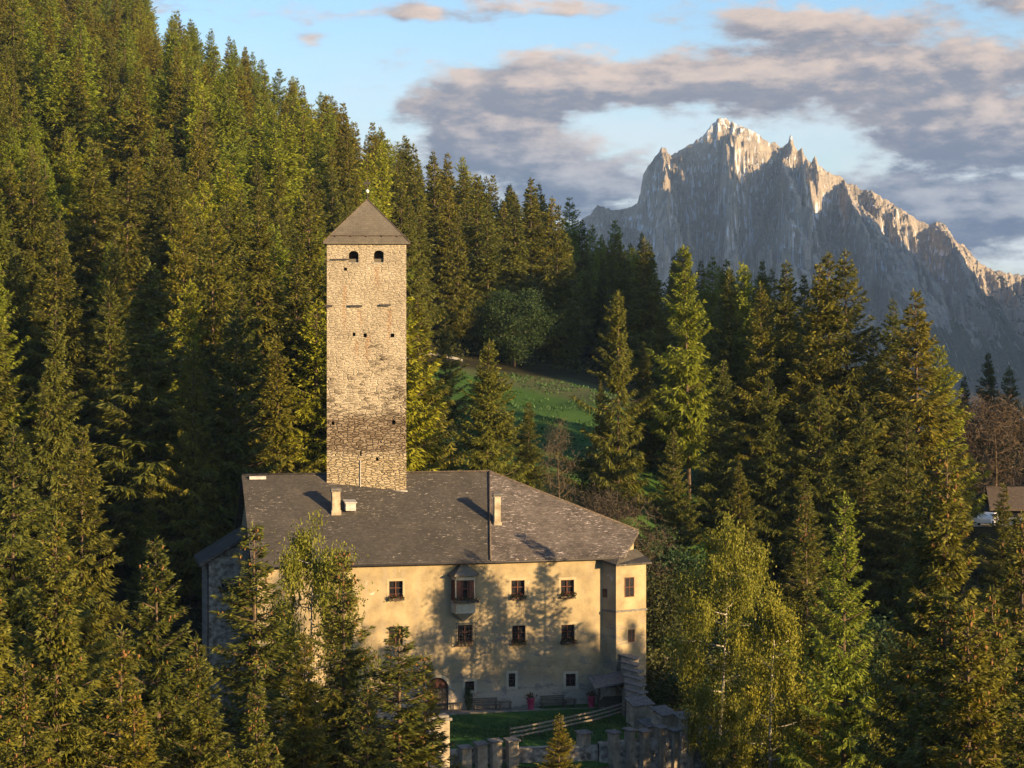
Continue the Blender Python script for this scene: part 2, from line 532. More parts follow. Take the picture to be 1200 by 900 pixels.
# the ridge bends a little in plan, so its outline is not a cut-out
bend = 60 * perlin(PP / 60.0, PP * 0, 5) + 120 * sstep(1000, 1300, PP)
spiky = sstep(885, 905, PP) * sstep(1130, 1010, PP)
py = np.interp(PP, RID[:, 0], RID[:, 1]) + perlin(PP / 3.1, PP * 0 + .5, 8) * 1.6 + spiky * perlin(PP / 5.2, PP * 0 + 3.5, 9) * 1.2
Dp = np.maximum(DD, 0)
h = (HOR - py) * MS + CAM_Z - base
wx = PP / 38.0 + .35 * fbm(PP / 50, DD / 260, 3, 21); wy = DD / 330.0 + .3 * fbm(PP / 60, DD / 300, 3, 31)
FOLD = [(640, 640, 640, 640), (708, 705, 698, 690), (736, 730, 722, 705), (764, 766, 770, 772), (798, 806, 814, 805), (846, 838, 822, 812), (878, 862, 838, 830), (928, 914, 898, 888),
        (952, 957, 962, 965), (986, 1000, 1012, 1020), (1046, 1056, 1070, 1080), (1104, 1116, 1130, 1142), (1160, 1172, 1184, 1196), (1240, 1245, 1250, 1260), (1330, 1330, 1330, 1330), (1420, 1420, 1420, 1420), (1560, 1560, 1560, 1560), (1700, 1700, 1700, 1700)]
FOLD = np.array(FOLD, float)
fold = np.zeros_like(PP)
_wob = PP + 9 * fbm(PP / 16, DD / 90, 4, 141)
for _r, _d in enumerate(d_ax):
    _c = np.array([np.interp(max(_d, 0), [0, 200, 500, 1000], FOLD[k_]) for k_ in range(len(FOLD))])
    fold[_r] = np.interp(_wob[_r], _c, [(1 if k_ % 2 else -1) for k_ in range(len(FOLD))])
spur = ridged(wx, wy, 3, 41)                       # big buttresses and couloirs running down the face
EV = (h * (.46 * np.exp(-Dp / 150.0) + .54 * np.exp(-Dp / 900.0))) / MS      # rough elevation, in the same unit as PP
rib = ridged(PP / 17.0 + .9 * fbm(PP / 22, EV / 22, 3, 61) + EV / 60.0, EV / 34.0 + .6 * fbm(PP / 18, EV / 18, 3, 62), 5, 51)
cr2 = ridged(PP / 5.0 + EV / 14, EV / 7.0, 4, 161) - .9
cr = fbm(PP / 3.5, EV / 4.0, 4, 71)
dd = Dp * (1.12 - .55 * np.clip(spur - .75, -.6, .6))
prof = .46 * np.exp(-dd / 150.0) + .54 * np.exp(-dd / 900.0)
Z = base + h * prof
amp = (1 - np.exp(-Dp / 130.0)) * np.clip(h * prof / 420.0, .05, 1)
Z = Z + amp * (fold * 185 * (1 - np.exp(-Dp / 140)) + (spur - .95) * 125 + (rib - .95) * 46 + cr2 * 12) + np.minimum(Dp / 25.0, 1) * cr * 11 * np.clip(h * prof / 260, .15, 1)
# named buttresses: the lit pillar under the pinnacles, the left tower's edge
for pc, pw, dc, dw, a in ((910, 13, 250, 120, 120), (922, 10, 140, 70, 40), (868, 20, 90, 70, 40), (958, 12, 150, 90, 60), (990, 14, 130, 90, 45), (768, 9, 120, 90, 35), (1128, 16, 110, 90, 35), (1035, 26, 300, 160, 60)):
    Z = Z + a * np.exp(-((PP - pc + perlin(PP / 5, DD / 40, 77) * 4) / pw) ** 2 - ((DD - dc) / dw) ** 2) * np.minimum(Dp / 40, 1)
# horizontal strata of the dolomite cliffs
_ph = (Z + .12 * PP * MS + 9 * fbm(PP / 14, EV / 14, 3, 91)) / 30.0 * 2 * np.pi
_tm = np.clip(.75 + .9 * fbm(PP / 30, EV / 30, 3, 93), 0, 1) * np.minimum(Dp / 25, 1) * np.clip(h * prof / 120, 0, 1)
Z = Z + .85 * 30.0 / (2 * np.pi) * np.sin(_ph) * _tm
ledge = sstep(.45, .9, -np.cos(_ph)) * _tm
Z = np.where(DD > 0, np.minimum(Z, base + h - .45 * Dp + 4 * cr * np.minimum(Dp / 20, 1)), Z)
Z = np.where(DD < 0, base + h * np.exp(DD / 260.0) + np.minimum(-DD / 40, 1) * cr * 5, Z)
Z = np.maximum(Z, base - 5 + fbm(PP / 30, DD / 200, 3, 17) * 6)
Yw = MY - DD + bend
Xw = (PP - 600) / F_PX * MY * (1 + 0 * DD)
# curvature and slope drive where snow lies and where scree and forest begin
Zb = Z.copy()
for _ in range(6):
    Zb[:, 1:-1] = (Zb[:, :-2] + Zb[:, 1:-1] + Zb[:, 2:]) / 3
conc = Zb - Z
gyd = np.gradient(Z, axis=0) / np.maximum(np.abs(np.gradient(DD, axis=0)), 1e-3)
gxd = np.gradient(Z, axis=1) / (np.gradient(PP, axis=1) * MS)
steep = np.hypot(gxd, gyd)
fine = fbm(PP / 5.0, EV / 5.0, 4, 101)
snow = sstep(2.2, 6, conc + fine * 2.5) * sstep(60, 200, Z) * .9
snow = np.maximum(snow, sstep(-10, 25, Z - (base + h * .93) + 12 * fine) * sstep(440, 490, Z) * sstep(-80, 0, DD + 60) * sstep(-.25, .35, fine) * .85)
snow = np.maximum(snow, sstep(.55, .85, fine) * sstep(120, 300, Z) * .6)
snow = np.maximum(snow, sstep(-.74, -.88, fold + .2 * fine) * sstep(905, 890, PP) * sstep(755, 770, PP) * sstep(70, 140, Dp) * sstep(760, 520, Dp) * sstep(-.8, -.3, fine))
snow = np.maximum(snow, ledge * sstep(.05, .5, fine + .5 * fbm(PP / 24, EV / 24, 3, 95)) * sstep(120, 260, Z) * .9)
tree = sstep(70, -60, Z - 75 - 60 * fbm(PP / 18.0, EV / 14.0, 5, 111) - 95 * sstep(1060, 1200, PP) + 40 * sstep(900, 760, PP)) * sstep(2.3, 1.0, steep)
nyM, nxM = PP.shape
ii = (np.arange(nyM - 1)[:, None] * nxM + np.arange(nxM - 1)[None, :]).ravel()
mq = np.stack([ii + nxM, ii + nxM + 1, ii + 1, ii], 1)


def mat_mountain(q, o, b):
    a1 = q.new('ShaderNodeAttribute', attribute_name='snow'); a2 = q.new('ShaderNodeAttribute', attribute_name='woods')
    n = q.noise(q.scale(o, (1, 1, .35)), .03, 9, .68)
    nb = q.noise(q.scale(o, (1, 1, 3.5)), .02, 8, .7)
    rock = q.ramp(q.m('ADD', q.m('MULTIPLY', n, .65), q.m('MULTIPLY', nb, .35)), [(.34, (.13, .112, .095)), (.45, (.29, .25, .205)), (.55, (.42, .36, .29)), (.7, (.56, .48, .38))])
    wn = q.noise(o, .16, 7, .8)
    woods = q.ramp(wn, [(.35, (.012, .022, .014)), (.55, (.035, .055, .026)), (.7, (.085, .095, .05))])
    c = q.mix(q.mapr(q.m('ADD', a2.outputs['Fac'], q.m('MULTIPLY', q.m('SUBTRACT', q.noise(o, .02, 8, .7), .5), 1.2)), .35, .65), rock, woods)
    c = q.mix(q.mapr(q.m('ADD', a1.outputs['Fac'], q.m('MULTIPLY', q.m('SUBTRACT', n, .5), .8)), .35, .62), c, (.78, .79, .82, 1))
    return c, q.bump(q.m('ADD', n, q.m('MULTIPLY', nb, .7)), 1.0, 22.0)


M['mountain'] = mat('dolomite_rock', mat_mountain, .95, .1)
me = np_mesh('mountain', np.stack([Xw.ravel(), Yw.ravel(), Z.ravel()], 1), mq, M['mountain'], True)
for nm, arr in (('snow', snow), ('woods', tree)):
    at = me.attributes.new(nm, 'FLOAT', 'POINT'); at.data.foreach_set('value', arr.ravel().astype(np.float32))
tag(link('mountain', me), kind='structure')

# unseen range right of the view, its crest shaped to shade the foot of the mountain
hx = np.linspace(1500, 2150, 60); hy = np.linspace(1500, 5600, 150)
HX, HY = np.meshgrid(hx, hy)
_ta, _te = math.radians(-SUN_AZ), math.tan(math.radians(SUN_EL))
_sh = []
for _p, _py, _d in ((740, 240, 60), (756, 206, 60), (805, 196, 60), (850, 188, 60), (885, 200, 80), (915, 285, 180), (960, 275, 120), (1000, 284, 120), (1040, 292, 100), (1100, 310, 80), (1150, 330, 60), (1200, 345, 60)):
    _Y = MY - _d; _X = (_p - 600) * MS; _t = (1850 - _X) / math.cos(_ta)
    _sh.append((_Y - _t * math.sin(_ta), (HOR - _py) * MS + CAM_Z + _t * _te))
_sh.sort()
crest = np.interp(HY, [1500, 2300, 3000] + [q_[0] for q_ in _sh] + [4300, 4700, 5600], [120, 420, 690] + [q_[1] for q_ in _sh] + [240, 200, 100])
HZ = -45 + (crest + 45) * np.exp(-((HX - 1850) / 165.0) ** 2) + fbm(HX / 90, HY / 90, 5, 131) * 9 * np.exp(-((HX - 1850) / 250.0) ** 2)
ii = (np.arange(149)[:, None] * 60 + np.arange(59)[None, :]).ravel()
me = np_mesh('unseen_hills', np.stack([HX.ravel(), HY.ravel(), HZ.ravel()], 1), np.stack([ii, ii + 1, ii + 61, ii + 60], 1), M['floor'], True)
tag(link('unseen_hills', me), kind='structure')

# a bare shoulder added out of view to the right, to shade the valley head behind the meadow
hx = np.linspace(170, 470, 50); hy = np.linspace(-40, 520, 90)
HX, HY = np.meshgrid(hx, hy)
crest = np.interp(HY, [-40, 50, 80, 112, 200, 300, 345, 385, 440, 520], [-30, 10, 55, 104, 118, 150, 164, 150, 60, -30])
HZ = -45 + (crest + 45) * np.exp(-((HX - 310) / 62.0) ** 2) + fbm(HX / 30, HY / 30, 4, 151) * 5 * np.exp(-((HX - 310) / 80.0) ** 2)
ii = (np.arange(89)[:, None] * 50 + np.arange(49)[None, :]).ravel()
me = np_mesh('unseen_hills', np.stack([HX.ravel(), HY.ravel(), HZ.ravel()], 1), np.stack([ii, ii + 1, ii + 51, ii + 50], 1), M['floor'], True)
tag(link('unseen_hills', me), kind='structure')

# ------------------------------------------------------------------ air
hz = MB().box(-950, 2250, -350, 5950, -75, 780)
mh = bpy.data.materials.new('evening_haze'); mh.use_nodes = True; mh.node_tree.nodes.clear()
q = G(mh.node_tree)
pv = q.new('ShaderNodeVolumePrincipled')
pv.inputs['Color'].default_value = (.42, .62, .95, 1)
pv.inputs['Density'].default_value = HAZE_D
pv.inputs['Anisotropy'].default_value = .0
o_ = q.new('ShaderNodeOutputMaterial'); q.l.new(pv.outputs[0], o_.inputs['Volume'])
haze = tag(hz.build('haze', mh), kind='stuff')
# ------------------------------------------------------------------ castle materials
def mat_plaster(q, o, b):
    x, y, z = q.sep(o)
    n = q.noise(o, .55, 8, .62); n2 = q.noise(o, 3.5, 6, .7); n3 = q.noise(q.scale(o, (1.2, 1.2, .25)), 1.1, 5, .6)
    c = q.ramp(n, [(.28, (0.181, 0.143, 0.088)), (.45, (0.260, 0.206, 0.122)), (.58, (0.328, 0.260, 0.151)), (.75, (0.378, 0.307, 0.193))])
    c = q.mix(q.mapr(n3, .50, .68, 0, .6), c, (.27, .23, .165, 1))                     # run-off streaks
    low = q.mapr(q.m('ADD', z, q.m('MULTIPLY', q.m('SUBTRACT', n, .5), 4.0)), 3.2, 1.0)
    c = q.mix(q.m('MULTIPLY', low, .7), c, q.ramp(n2, [(.35, (.33, .30, .26)), (.55, (.44, .37, .29)), (.7, (.42, .29, .19))]))
    patch = q.m('MULTIPLY', q.mapr(q.noise(q.scale(o, (.5, .5, 1.4)), 1.0, 7, .72), .53, .58), q.mapr(z, 8.6, 6.4))
    c = q.mix(q.m('MULTIPLY', patch, .75), c, (.175, .16, .14, 1))                       # grey scars where the render has gone
    pale = q.mapr(q.noise(o, .8, 6, .7, .6), .64, .70)
    c = q.mix(q.m('MULTIPLY', pale, .5), c, (.58, .54, .46, 1))
    return c, q.bump(q.m('ADD', q.m('MULTIPLY', n, 1.2), q.m('MULTIPLY', n2, .35)), .55, .10)


def mat_tower(q, o, b):
    x, y, z = q.sep(o)
    warp = q.new('ShaderNodeTexNoise'); warp.inputs['Scale'].default_value = .8; warp.inputs['Detail'].default_value = 3
    q.l.new(o, warp.inputs['Vector'])
    va = q.new('ShaderNodeVectorMath', operation='MULTIPLY_ADD')
    q.l.new(warp.outputs['Color'], va.inputs[0]); va.inputs[1].default_value = (.35, .35, .25); q.l.new(o, va.inputs[2])
    sv = q.scale(va.outputs[0], (1.9, 1.9, 5.2))
    vo = q.new('ShaderNodeTexVoronoi', feature='F1'); vo.inputs['Scale'].default_value = 1.0; q.l.new(sv, vo.inputs['Vector'])
    ve = q.new('ShaderNodeTexVoronoi', feature='DISTANCE_TO_EDGE'); ve.inputs['Scale'].default_value = 1.0; q.l.new(sv, ve.inputs['Vector'])
    cell = q.sep(vo.outputs['Color'])[0]
    stone = q.ramp(cell, [(0, (.115, .092, .066)), (.35, (.20, .162, .115)), (.7, (.265, .22, .16)), (1, (.33, .28, .21))])
    n = q.noise(o, .5, 7, .65); nf = q.noise(o, 4.0, 6, .7); nh = q.noise(q.scale(o, (.5, .5, 2.4)), 1.6, 6, .7)
    stone = q.mix(q.mapr(ve.outputs['Distance'], .07, .01), stone, (.095, .075, .052, 1))
    plaster = q.ramp(q.m('ADD', q.m('MULTIPLY', n, .5), q.m('MULTIPLY', nf, .5)), [(.34, (.215, .18, .13)), (.5, (.325, .275, .20)), (.66, (.42, .365, .275))])
    # old render clings to the upper part, comes off lower down; a dark rubble belt runs across near the foot
    keep = q.m('ADD', q.mapr(z, 24.0, 36.0, -.02, .42, False), q.m('ADD', n, q.m('MULTIPLY', q.m('SUBTRACT', nh, .5), .8)))
    keep = q.m('ADD', keep, q.m('MULTIPLY', q.m('SUBTRACT', cell, .5), .35))
    f = q.m('MULTIPLY', q.mapr(keep, .30, .66), .92)
    belt = q.m('MULTIPLY', q.mapr(z, 21.9, 22.6), q.mapr(z, 26.0, 25.2))
    foot = q.mapr(z, 22.6, 21.6)
    f = q.m('MULTIPLY', f, q.m('SUBTRACT', 1.0, q.m('MULTIPLY', belt, .92)))
    f = q.m('MULTIPLY', f, q.m('SUBTRACT', 1.0, q.m('MULTIPLY', foot, .8)))
    stone = q.mix(q.m('MULTIPLY', belt, .45), stone, (.10, .062, .036, 1))
    stone = q.mix(q.m('MULTIPLY', foot, .45), stone, (.43, .34, .20, 1))
    c = q.mix(f, stone, plaster)
    # rust runs below the iron beams
    r = None
    for xx, z0, ln, wd in ((2.02, 35.5, 4.5, .22), (-2.0, 37.6, 5.5, .18), (-.55, 35.4, 2.0, .16), (.0, 33.0, 3.5, .2), (-.9, 32.6, 2.2, .15), (1.0, 39.3, 2.8, .3)):
        t = q.m('MULTIPLY', q.mapr(q.m('ABSOLUTE', q.m('SUBTRACT', q.m('ADD', x, q.m('MULTIPLY', q.m('SUBTRACT', n, .5), .9)), xx)), wd + .12, 0.0),
                q.m('MULTIPLY', q.mapr(z, z0, z0 - .25), q.mapr(z, z0 - ln, z0 - ln * .3)))
        r = t if r is None else q.m('ADD', r, t)
    c = q.mix(q.m('MULTIPLY', r, .42), c, (.26, .135, .06, 1))
    hgt = q.m('ADD', q.m('MULTIPLY', q.mapr(ve.outputs['Distance'], 0, .16), q.m('SUBTRACT', 1.0, q.m('MULTIPLY', f, .75))), q.m('ADD', q.m('MULTIPLY', nf, .5), q.m('MULTIPLY', nh, .6)))
    return c, q.bump(hgt, .9, .16)


def roof_mat(name, stops, flake, flake_c, bumpd=.05):
    def f(q, o, b):
        x, y, z = q.sep(o)
        br = q.new('ShaderNodeTexBrick'); br.inputs['Scale'].default_value = 1.0
        br.inputs['Brick Width'].default_value = .30; br.inputs['Row Height'].default_value = .24
        br.inputs['Mortar Size'].default_value = .018; br.inputs['Color1'].default_value = (.2, .2, .2, 1); br.inputs['Color2'].default_value = (.9, .9, .9, 1)
        br.inputs['Mortar'].default_value = (0, 0, 0, 1)
        q.l.new(q.comb(x, q.m('MULTIPLY', y, 1.2), 0), br.inputs['Vector'])
        n = q.noise(o, .35, 7, .65); ns = q.noise(q.scale(o, (1.2, 4.0, 4.0)), 1.6, 6, .75)
        t = q.m('ADD', q.m('MULTIPLY', n, .55), q.m('ADD', q.m('MULTIPLY', q.sep(br.outputs['Color'])[0], .18), q.m('MULTIPLY', ns, .32)))
        c = q.ramp(t, stops)
        fl = q.m('MULTIPLY', q.mapr(ns, flake, flake + .07), q.mapr(q.noise(o, .22, 4), .42, .58, .15, 1.0))
        c = q.mix(fl, c, flake_c)
        return c, q.bump(q.m('ADD', q.m('MULTIPLY', q.sep(br.outputs['Color'])[0], .8), ns), .6, bumpd)
    return mat(name, f, .8, .25)


M['plaster'] = mat('ochre_plaster', mat_plaster, .9, .1)
M['tower'] = mat('tower_masonry', mat_tower, .95, .1)
M['roof'] = roof_mat('old_shingles', [(.3, (.028, .025, .021)), (.5, (.048, .042, .035)), (.7, (.080, .070, .058))], .59, (.40, .35, .30, 1))
M['roof2'] = roof_mat('newer_shingles', [(.3, (.032, .027, .023)), (.45, (.062, .051, .043)), (.6, (.115, .096, .082)), (.75, (.19, .165, .145))], .56, (.46, .39, .36, 1), .08)
M['troof'] = roof_mat('tower_shingles', [(.3, (.075, .064, .048)), (.5, (.11, .094, .070)), (.7, (.155, .132, .10))], .8, (.3, .25, .2, 1))
M['stonewall'] = simple('ring_wall_stone', (.085, .075, .06, 1), (.40, .365, .30, 1), 2.2, .95, .1, .9, .12)
M['merlon'] = simple('merlon_render', (.20, .165, .115, 1), (.40, .34, .25, 1), 1.4, .95, .1, .7, .08)
M['coping'] = simple('coping_boards', (.085, .078, .07, 1), (.19, .175, .155, 1), 4.0, .85, .2, .6, .03)
M['paving'] = simple('terrace_paving', (.13, .115, .095, 1), (.24, .21, .17, 1), 2.0)


def mat_lawn(q, o, b):
    n = q.noise(o, 1.2, 8, .7)
    return q.ramp(n, [(.3, (.022, .060, .014)), (.55, (.040, .095, .020)), (.75, (.075, .12, .032))]), q.bump(q.noise(o, 9, 4), .8, .08)


M['lawn'] = mat('lawn_grass', mat_lawn, .95, .1)

# ------------------------------------------------------------------ the castle house (palas)
TH = math.radians(12.0)
CU, SU = math.cos(TH), math.sin(TH)
OX, OY = -1.9, 180.0
castle = empty('castle_house', (OX, OY, 0), TH, 'big ochre plastered castle residence with steep shingled roof beside the stone tower', 'castle')


def to_world(x, y): return OX + x * CU - y * SU, OY + x * SU + y * CU


def fac(px, py, yl=0.0):
    """point (x, z) of the facade plane y = yl seen at a picture position"""
    k = (px - 600) / F_PX
    # OX + x CU - yl SU = k (OY + x SU + yl CU)
    x = (k * (OY + yl * CU) - OX + yl * SU) / (CU - k * SU)
    Yw_ = OY + x * SU + yl * CU
    return x, CAM_Z - (py - HOR) / F_PX * Yw_


def wall_face(mb, x0, x1, z0, z1, ops, y=0.0, depth=.35, topz=None):
    """a wall face in the plane y (facing -y) with real openings and their reveals; ops: (xa, xb, za, zb, arched)"""
    xs = sorted({x0, x1, *[o[0] for o in ops], *[o[1] for o in ops]})
    zs = sorted({z0, z1, *[o[2] for o in ops], *[o[3] for o in ops]})
    for a, b_ in zip(xs, xs[1:]):
        for c, d in zip(zs, zs[1:]):
            mx, mz = (a + b_) / 2, (c + d) / 2
            if any(o[0] < mx < o[1] and o[2] < mz < o[3] for o in ops): continue
            mb.quad((a, y, c), (b_, y, c), (b_, y, d), (a, y, d))
    for xa, xb, za, zb, arch in ops:
        yi = y + depth
        mb.quad((xa, y, za), (xa, y, zb), (xa, yi, zb), (xa, yi, za))
        mb.quad((xb, y, zb), (xb, y, za), (xb, yi, za), (xb, yi, zb))
        mb.quad((xb, y, za), (xa, y, za), (xa, yi, za), (xb, yi, za))
        if not arch:
            mb.quad((xa, y, zb), (xb, y, zb), (xb, yi, zb), (xa, yi, zb))
        else:
            r = (xb - xa) / 2; xm = (xa + xb) / 2; hh = r * arch; n = 12
            arc = [(xm - r * math.cos(math.pi * k / n), zb - hh + hh * math.sin(math.pi * k / n)) for k in range(n + 1)]
            for (ax, azz), (bx, bz) in zip(arc, arc[1:]):
                mb.quad((ax, y, azz), (bx, y, bz), (bx, y, zb), (ax, y, zb))
                mb.quad((ax, y, azz), (ax, yi, azz), (bx, yi, bz), (bx, y, bz))


XL, XR, EZ, RZ, RY, DEP = -20.4, 11.7, 13.1, 20.3, 10.0, 20.0
PIT = (RZ - 13.2) / 10.5
# window openings: picture centre, picture size, kind
WIN = [((464, 692), (16, 22), 'box'), ((607, 691), (16, 22), 'box'), ((665, 690), (16, 21), 'box'),
       ((545, 744), (17, 23), 'grille'), ((608, 744), (16, 22), 'box'), ((665.5, 743), (16, 22), 'box'),
       ((550.5, 804), (11, 11), 'small'), ((600, 797), (8, 16), 'small'), ((669, 797), (12, 15), 'small'),
       ((405, 690), (16, 22), 'box'), ((405, 745), (16, 22), 'plain'), ((464, 745), (16, 22), 'plain')]
ops = []
for (px, py), (ww, hh), kd in WIN:
    x, z = fac(px, py); s = OY / F_PX
    ops.append((x - ww * s / 2, x + ww * s / 2, z - hh * s / 2, z + hh * s / 2, 0))
dx, dz = fac(513, 813)
door_op = (dx - .95, dx + .95, .05, 3.0, 1.0)
mb = MB()
wall_face(mb, XL, XR, -3.0, EZ, ops + [door_op])
# left gable, back, and the skewed right end
mb.quad((XL, 20.2, -3), (XL, 0, -3), (XL, 0, EZ), (XL, RY, RZ - .35), (XL, 20.2, EZ))
mb.quad((14, 20.2, -3), (XL, 20.2, -3), (XL, 20.2, EZ), (14, 20.2, EZ))
mb.quad((XR, 0, -3), (13.75, 2.6, -3), (13.75, 2.6, 14.9), (XR, 0, EZ))
mb.quad((13.75, 2.6, -3), (14, 20.2, -3), (14, 20.2, EZ), (13.75, 2.6, 14.9))
mb.build('wall', M['plaster'], castle)

# roof: left part with the old dark shingles (front and back), right part newer
rl = MB()
rl.slab([(-20.95, -.55, 13.15), (-.1, -.55, 13.2), (1.9, RY, RZ), (-20.95, RY, RZ)], .22)
rl.slab([(-20.95, RY, RZ), (1.9, RY, RZ), (14.35, 20.7, 13.1), (-20.95, 20.7, 13.1)], .22)
roofL = rl.build('roof', M['roof'], castle)
rr = MB()
rr.slab([(-.06, -.62, 13.26), (12.05, -.55, 13.32), (14.25, 2.6, 15.25), (1.94, RY, RZ + .06)], .26)
rr.slab([(1.94, RY, RZ + .05), (14.25, 2.6, 15.2), (14.4, 20.7, 13.15)], .2)
rr.build('roof', M['roof2'], castle, label='lighter, newer shingles over the right end of the roof')
gut = MB().tube([(-20.9, -.68, 13.0), (-.1, -.68, 13.05), (12.0, -.66, 13.16)], .10, 8)
gut.build('gutter', M['iron'], castle, True)
rid = MB().tube([(-20.9, RY, RZ + .03), (1.9, RY, RZ + .06), (14.2, 2.65, 15.28)], .09, 6)
rid.tube([(1.9, RY - .05, RZ + .03), (-.1, -.58, 13.24)], .10, 6)
rid.build('ridge_cap', M['dark_wood'], castle, True)
lead = MB().box(-20.3, -18.8, 9.35, 9.75, RZ - .38, RZ - .10)
lead.build('skylight', M['zinc'], castle)

# chimneys on the roof
def chimney(px, top, bot, wpx, name, cap):
    # foot on the roof plane z = 13.2 + PIT (y + .55)
    y = 5.0
    for _ in range(12):
        x, z = fac(px, bot, y)
        y += (z - (13.2 + PIT * (y + .55))) / (PIT + .05) * .5
    x, zb = fac(px, bot, y); _, zt = fac(px, top, y)
    r = wpx * .0775 / 2
    c = MB().box(x - r, x + r, y - r, y + r, zb - .8, zt - .22)
    c.box(x - r - .07, x + r + .07, y - r - .07, y + r + .07, zb - .35, zb + .12)
    o = c.build('chimney', M['merlon'], castle, bevel=.02)
    k = MB().box(x - r - .10, x + r + .10, y - r - .10, y + r + .10, zt - .22, zt - .10)
    k.slab([(x - r - .08, y - r - .08, zt + .05), (x + r + .08, y - r - .08, zt + .05), (x + r + .08, y + r + .08, zt + .12), (x - r - .08, y + r + .08, zt + .12)], .1)
    k.build('chimney_cap', M['coping'], o)
    return x, y, zb


cx_, cy_, cz_ = chimney(393.5, 573, 599, 9.5, 'a', 1)
chimney(582.5, 579, 613, 7.5, 'b', 1)
# little dormer vent box beside the left chimney
x, z = fac(410, 590, cy_)
vb = MB().box(x - .45, x + .45, cy_ - .7, cy_ + .6, z - .6, z + .18)
vb.slab([(x - .55, cy_ - .8, z + .16), (x + .55, cy_ - .8, z + .16), (x + .55, cy_ + .7, z + .32), (x - .55, cy_ + .7, z + .32)], .08)
vb.build('roof_vent', M['zinc'], castle)


def kites(P, D, L, Wd, rng, N=None, rnd=.7):
    n = len(P)
    R = rng.normal(size=(n, 3)); R = R if N is None else N + R * rnd
    S = np.cross(D, R); S /= np.linalg.norm(S, axis=1, keepdims=True) + 1e-9
    L = np.asarray(L)[:, None]; Wd = np.asarray(Wd)[:, None]
    V = np.empty((n, 4, 3))
    V[:, 0] = P; V[:, 1] = P + D * L * .5 + S * Wd * .5; V[:, 2] = P + D * L; V[:, 3] = P + D * L * .5 - S * Wd * .5
    return V.reshape(-1, 3), np.arange(4 * n).reshape(n, 4)


def flower_box(x, z, wd, y, parent, rng, name='flower_box'):
    b_ = MB().box(x - wd / 2, x + wd / 2, y - .26, y - .02, z - .20, z).build(name, M['dark_wood'], parent)
    n = 260
    Pp = np.stack([rng.uniform(x - wd / 2 - .05, x + wd / 2 + .05, n), rng.uniform(y - .34, y - .03, n), z + rng.uniform(-.18, .26, n)], 1)
    D = rng.normal(size=(n, 3)); D /= np.linalg.norm(D, axis=1, keepdims=True)
    V, Fq = kites(Pp, D, rng.uniform(.10, .18, n), rng.uniform(.07, .12, n), rng)
    link('geraniums', np_mesh('geraniums', V, Fq, M['flower']), parent)['kind'] = 'stuff'


RNG = np.random.default_rng(5)


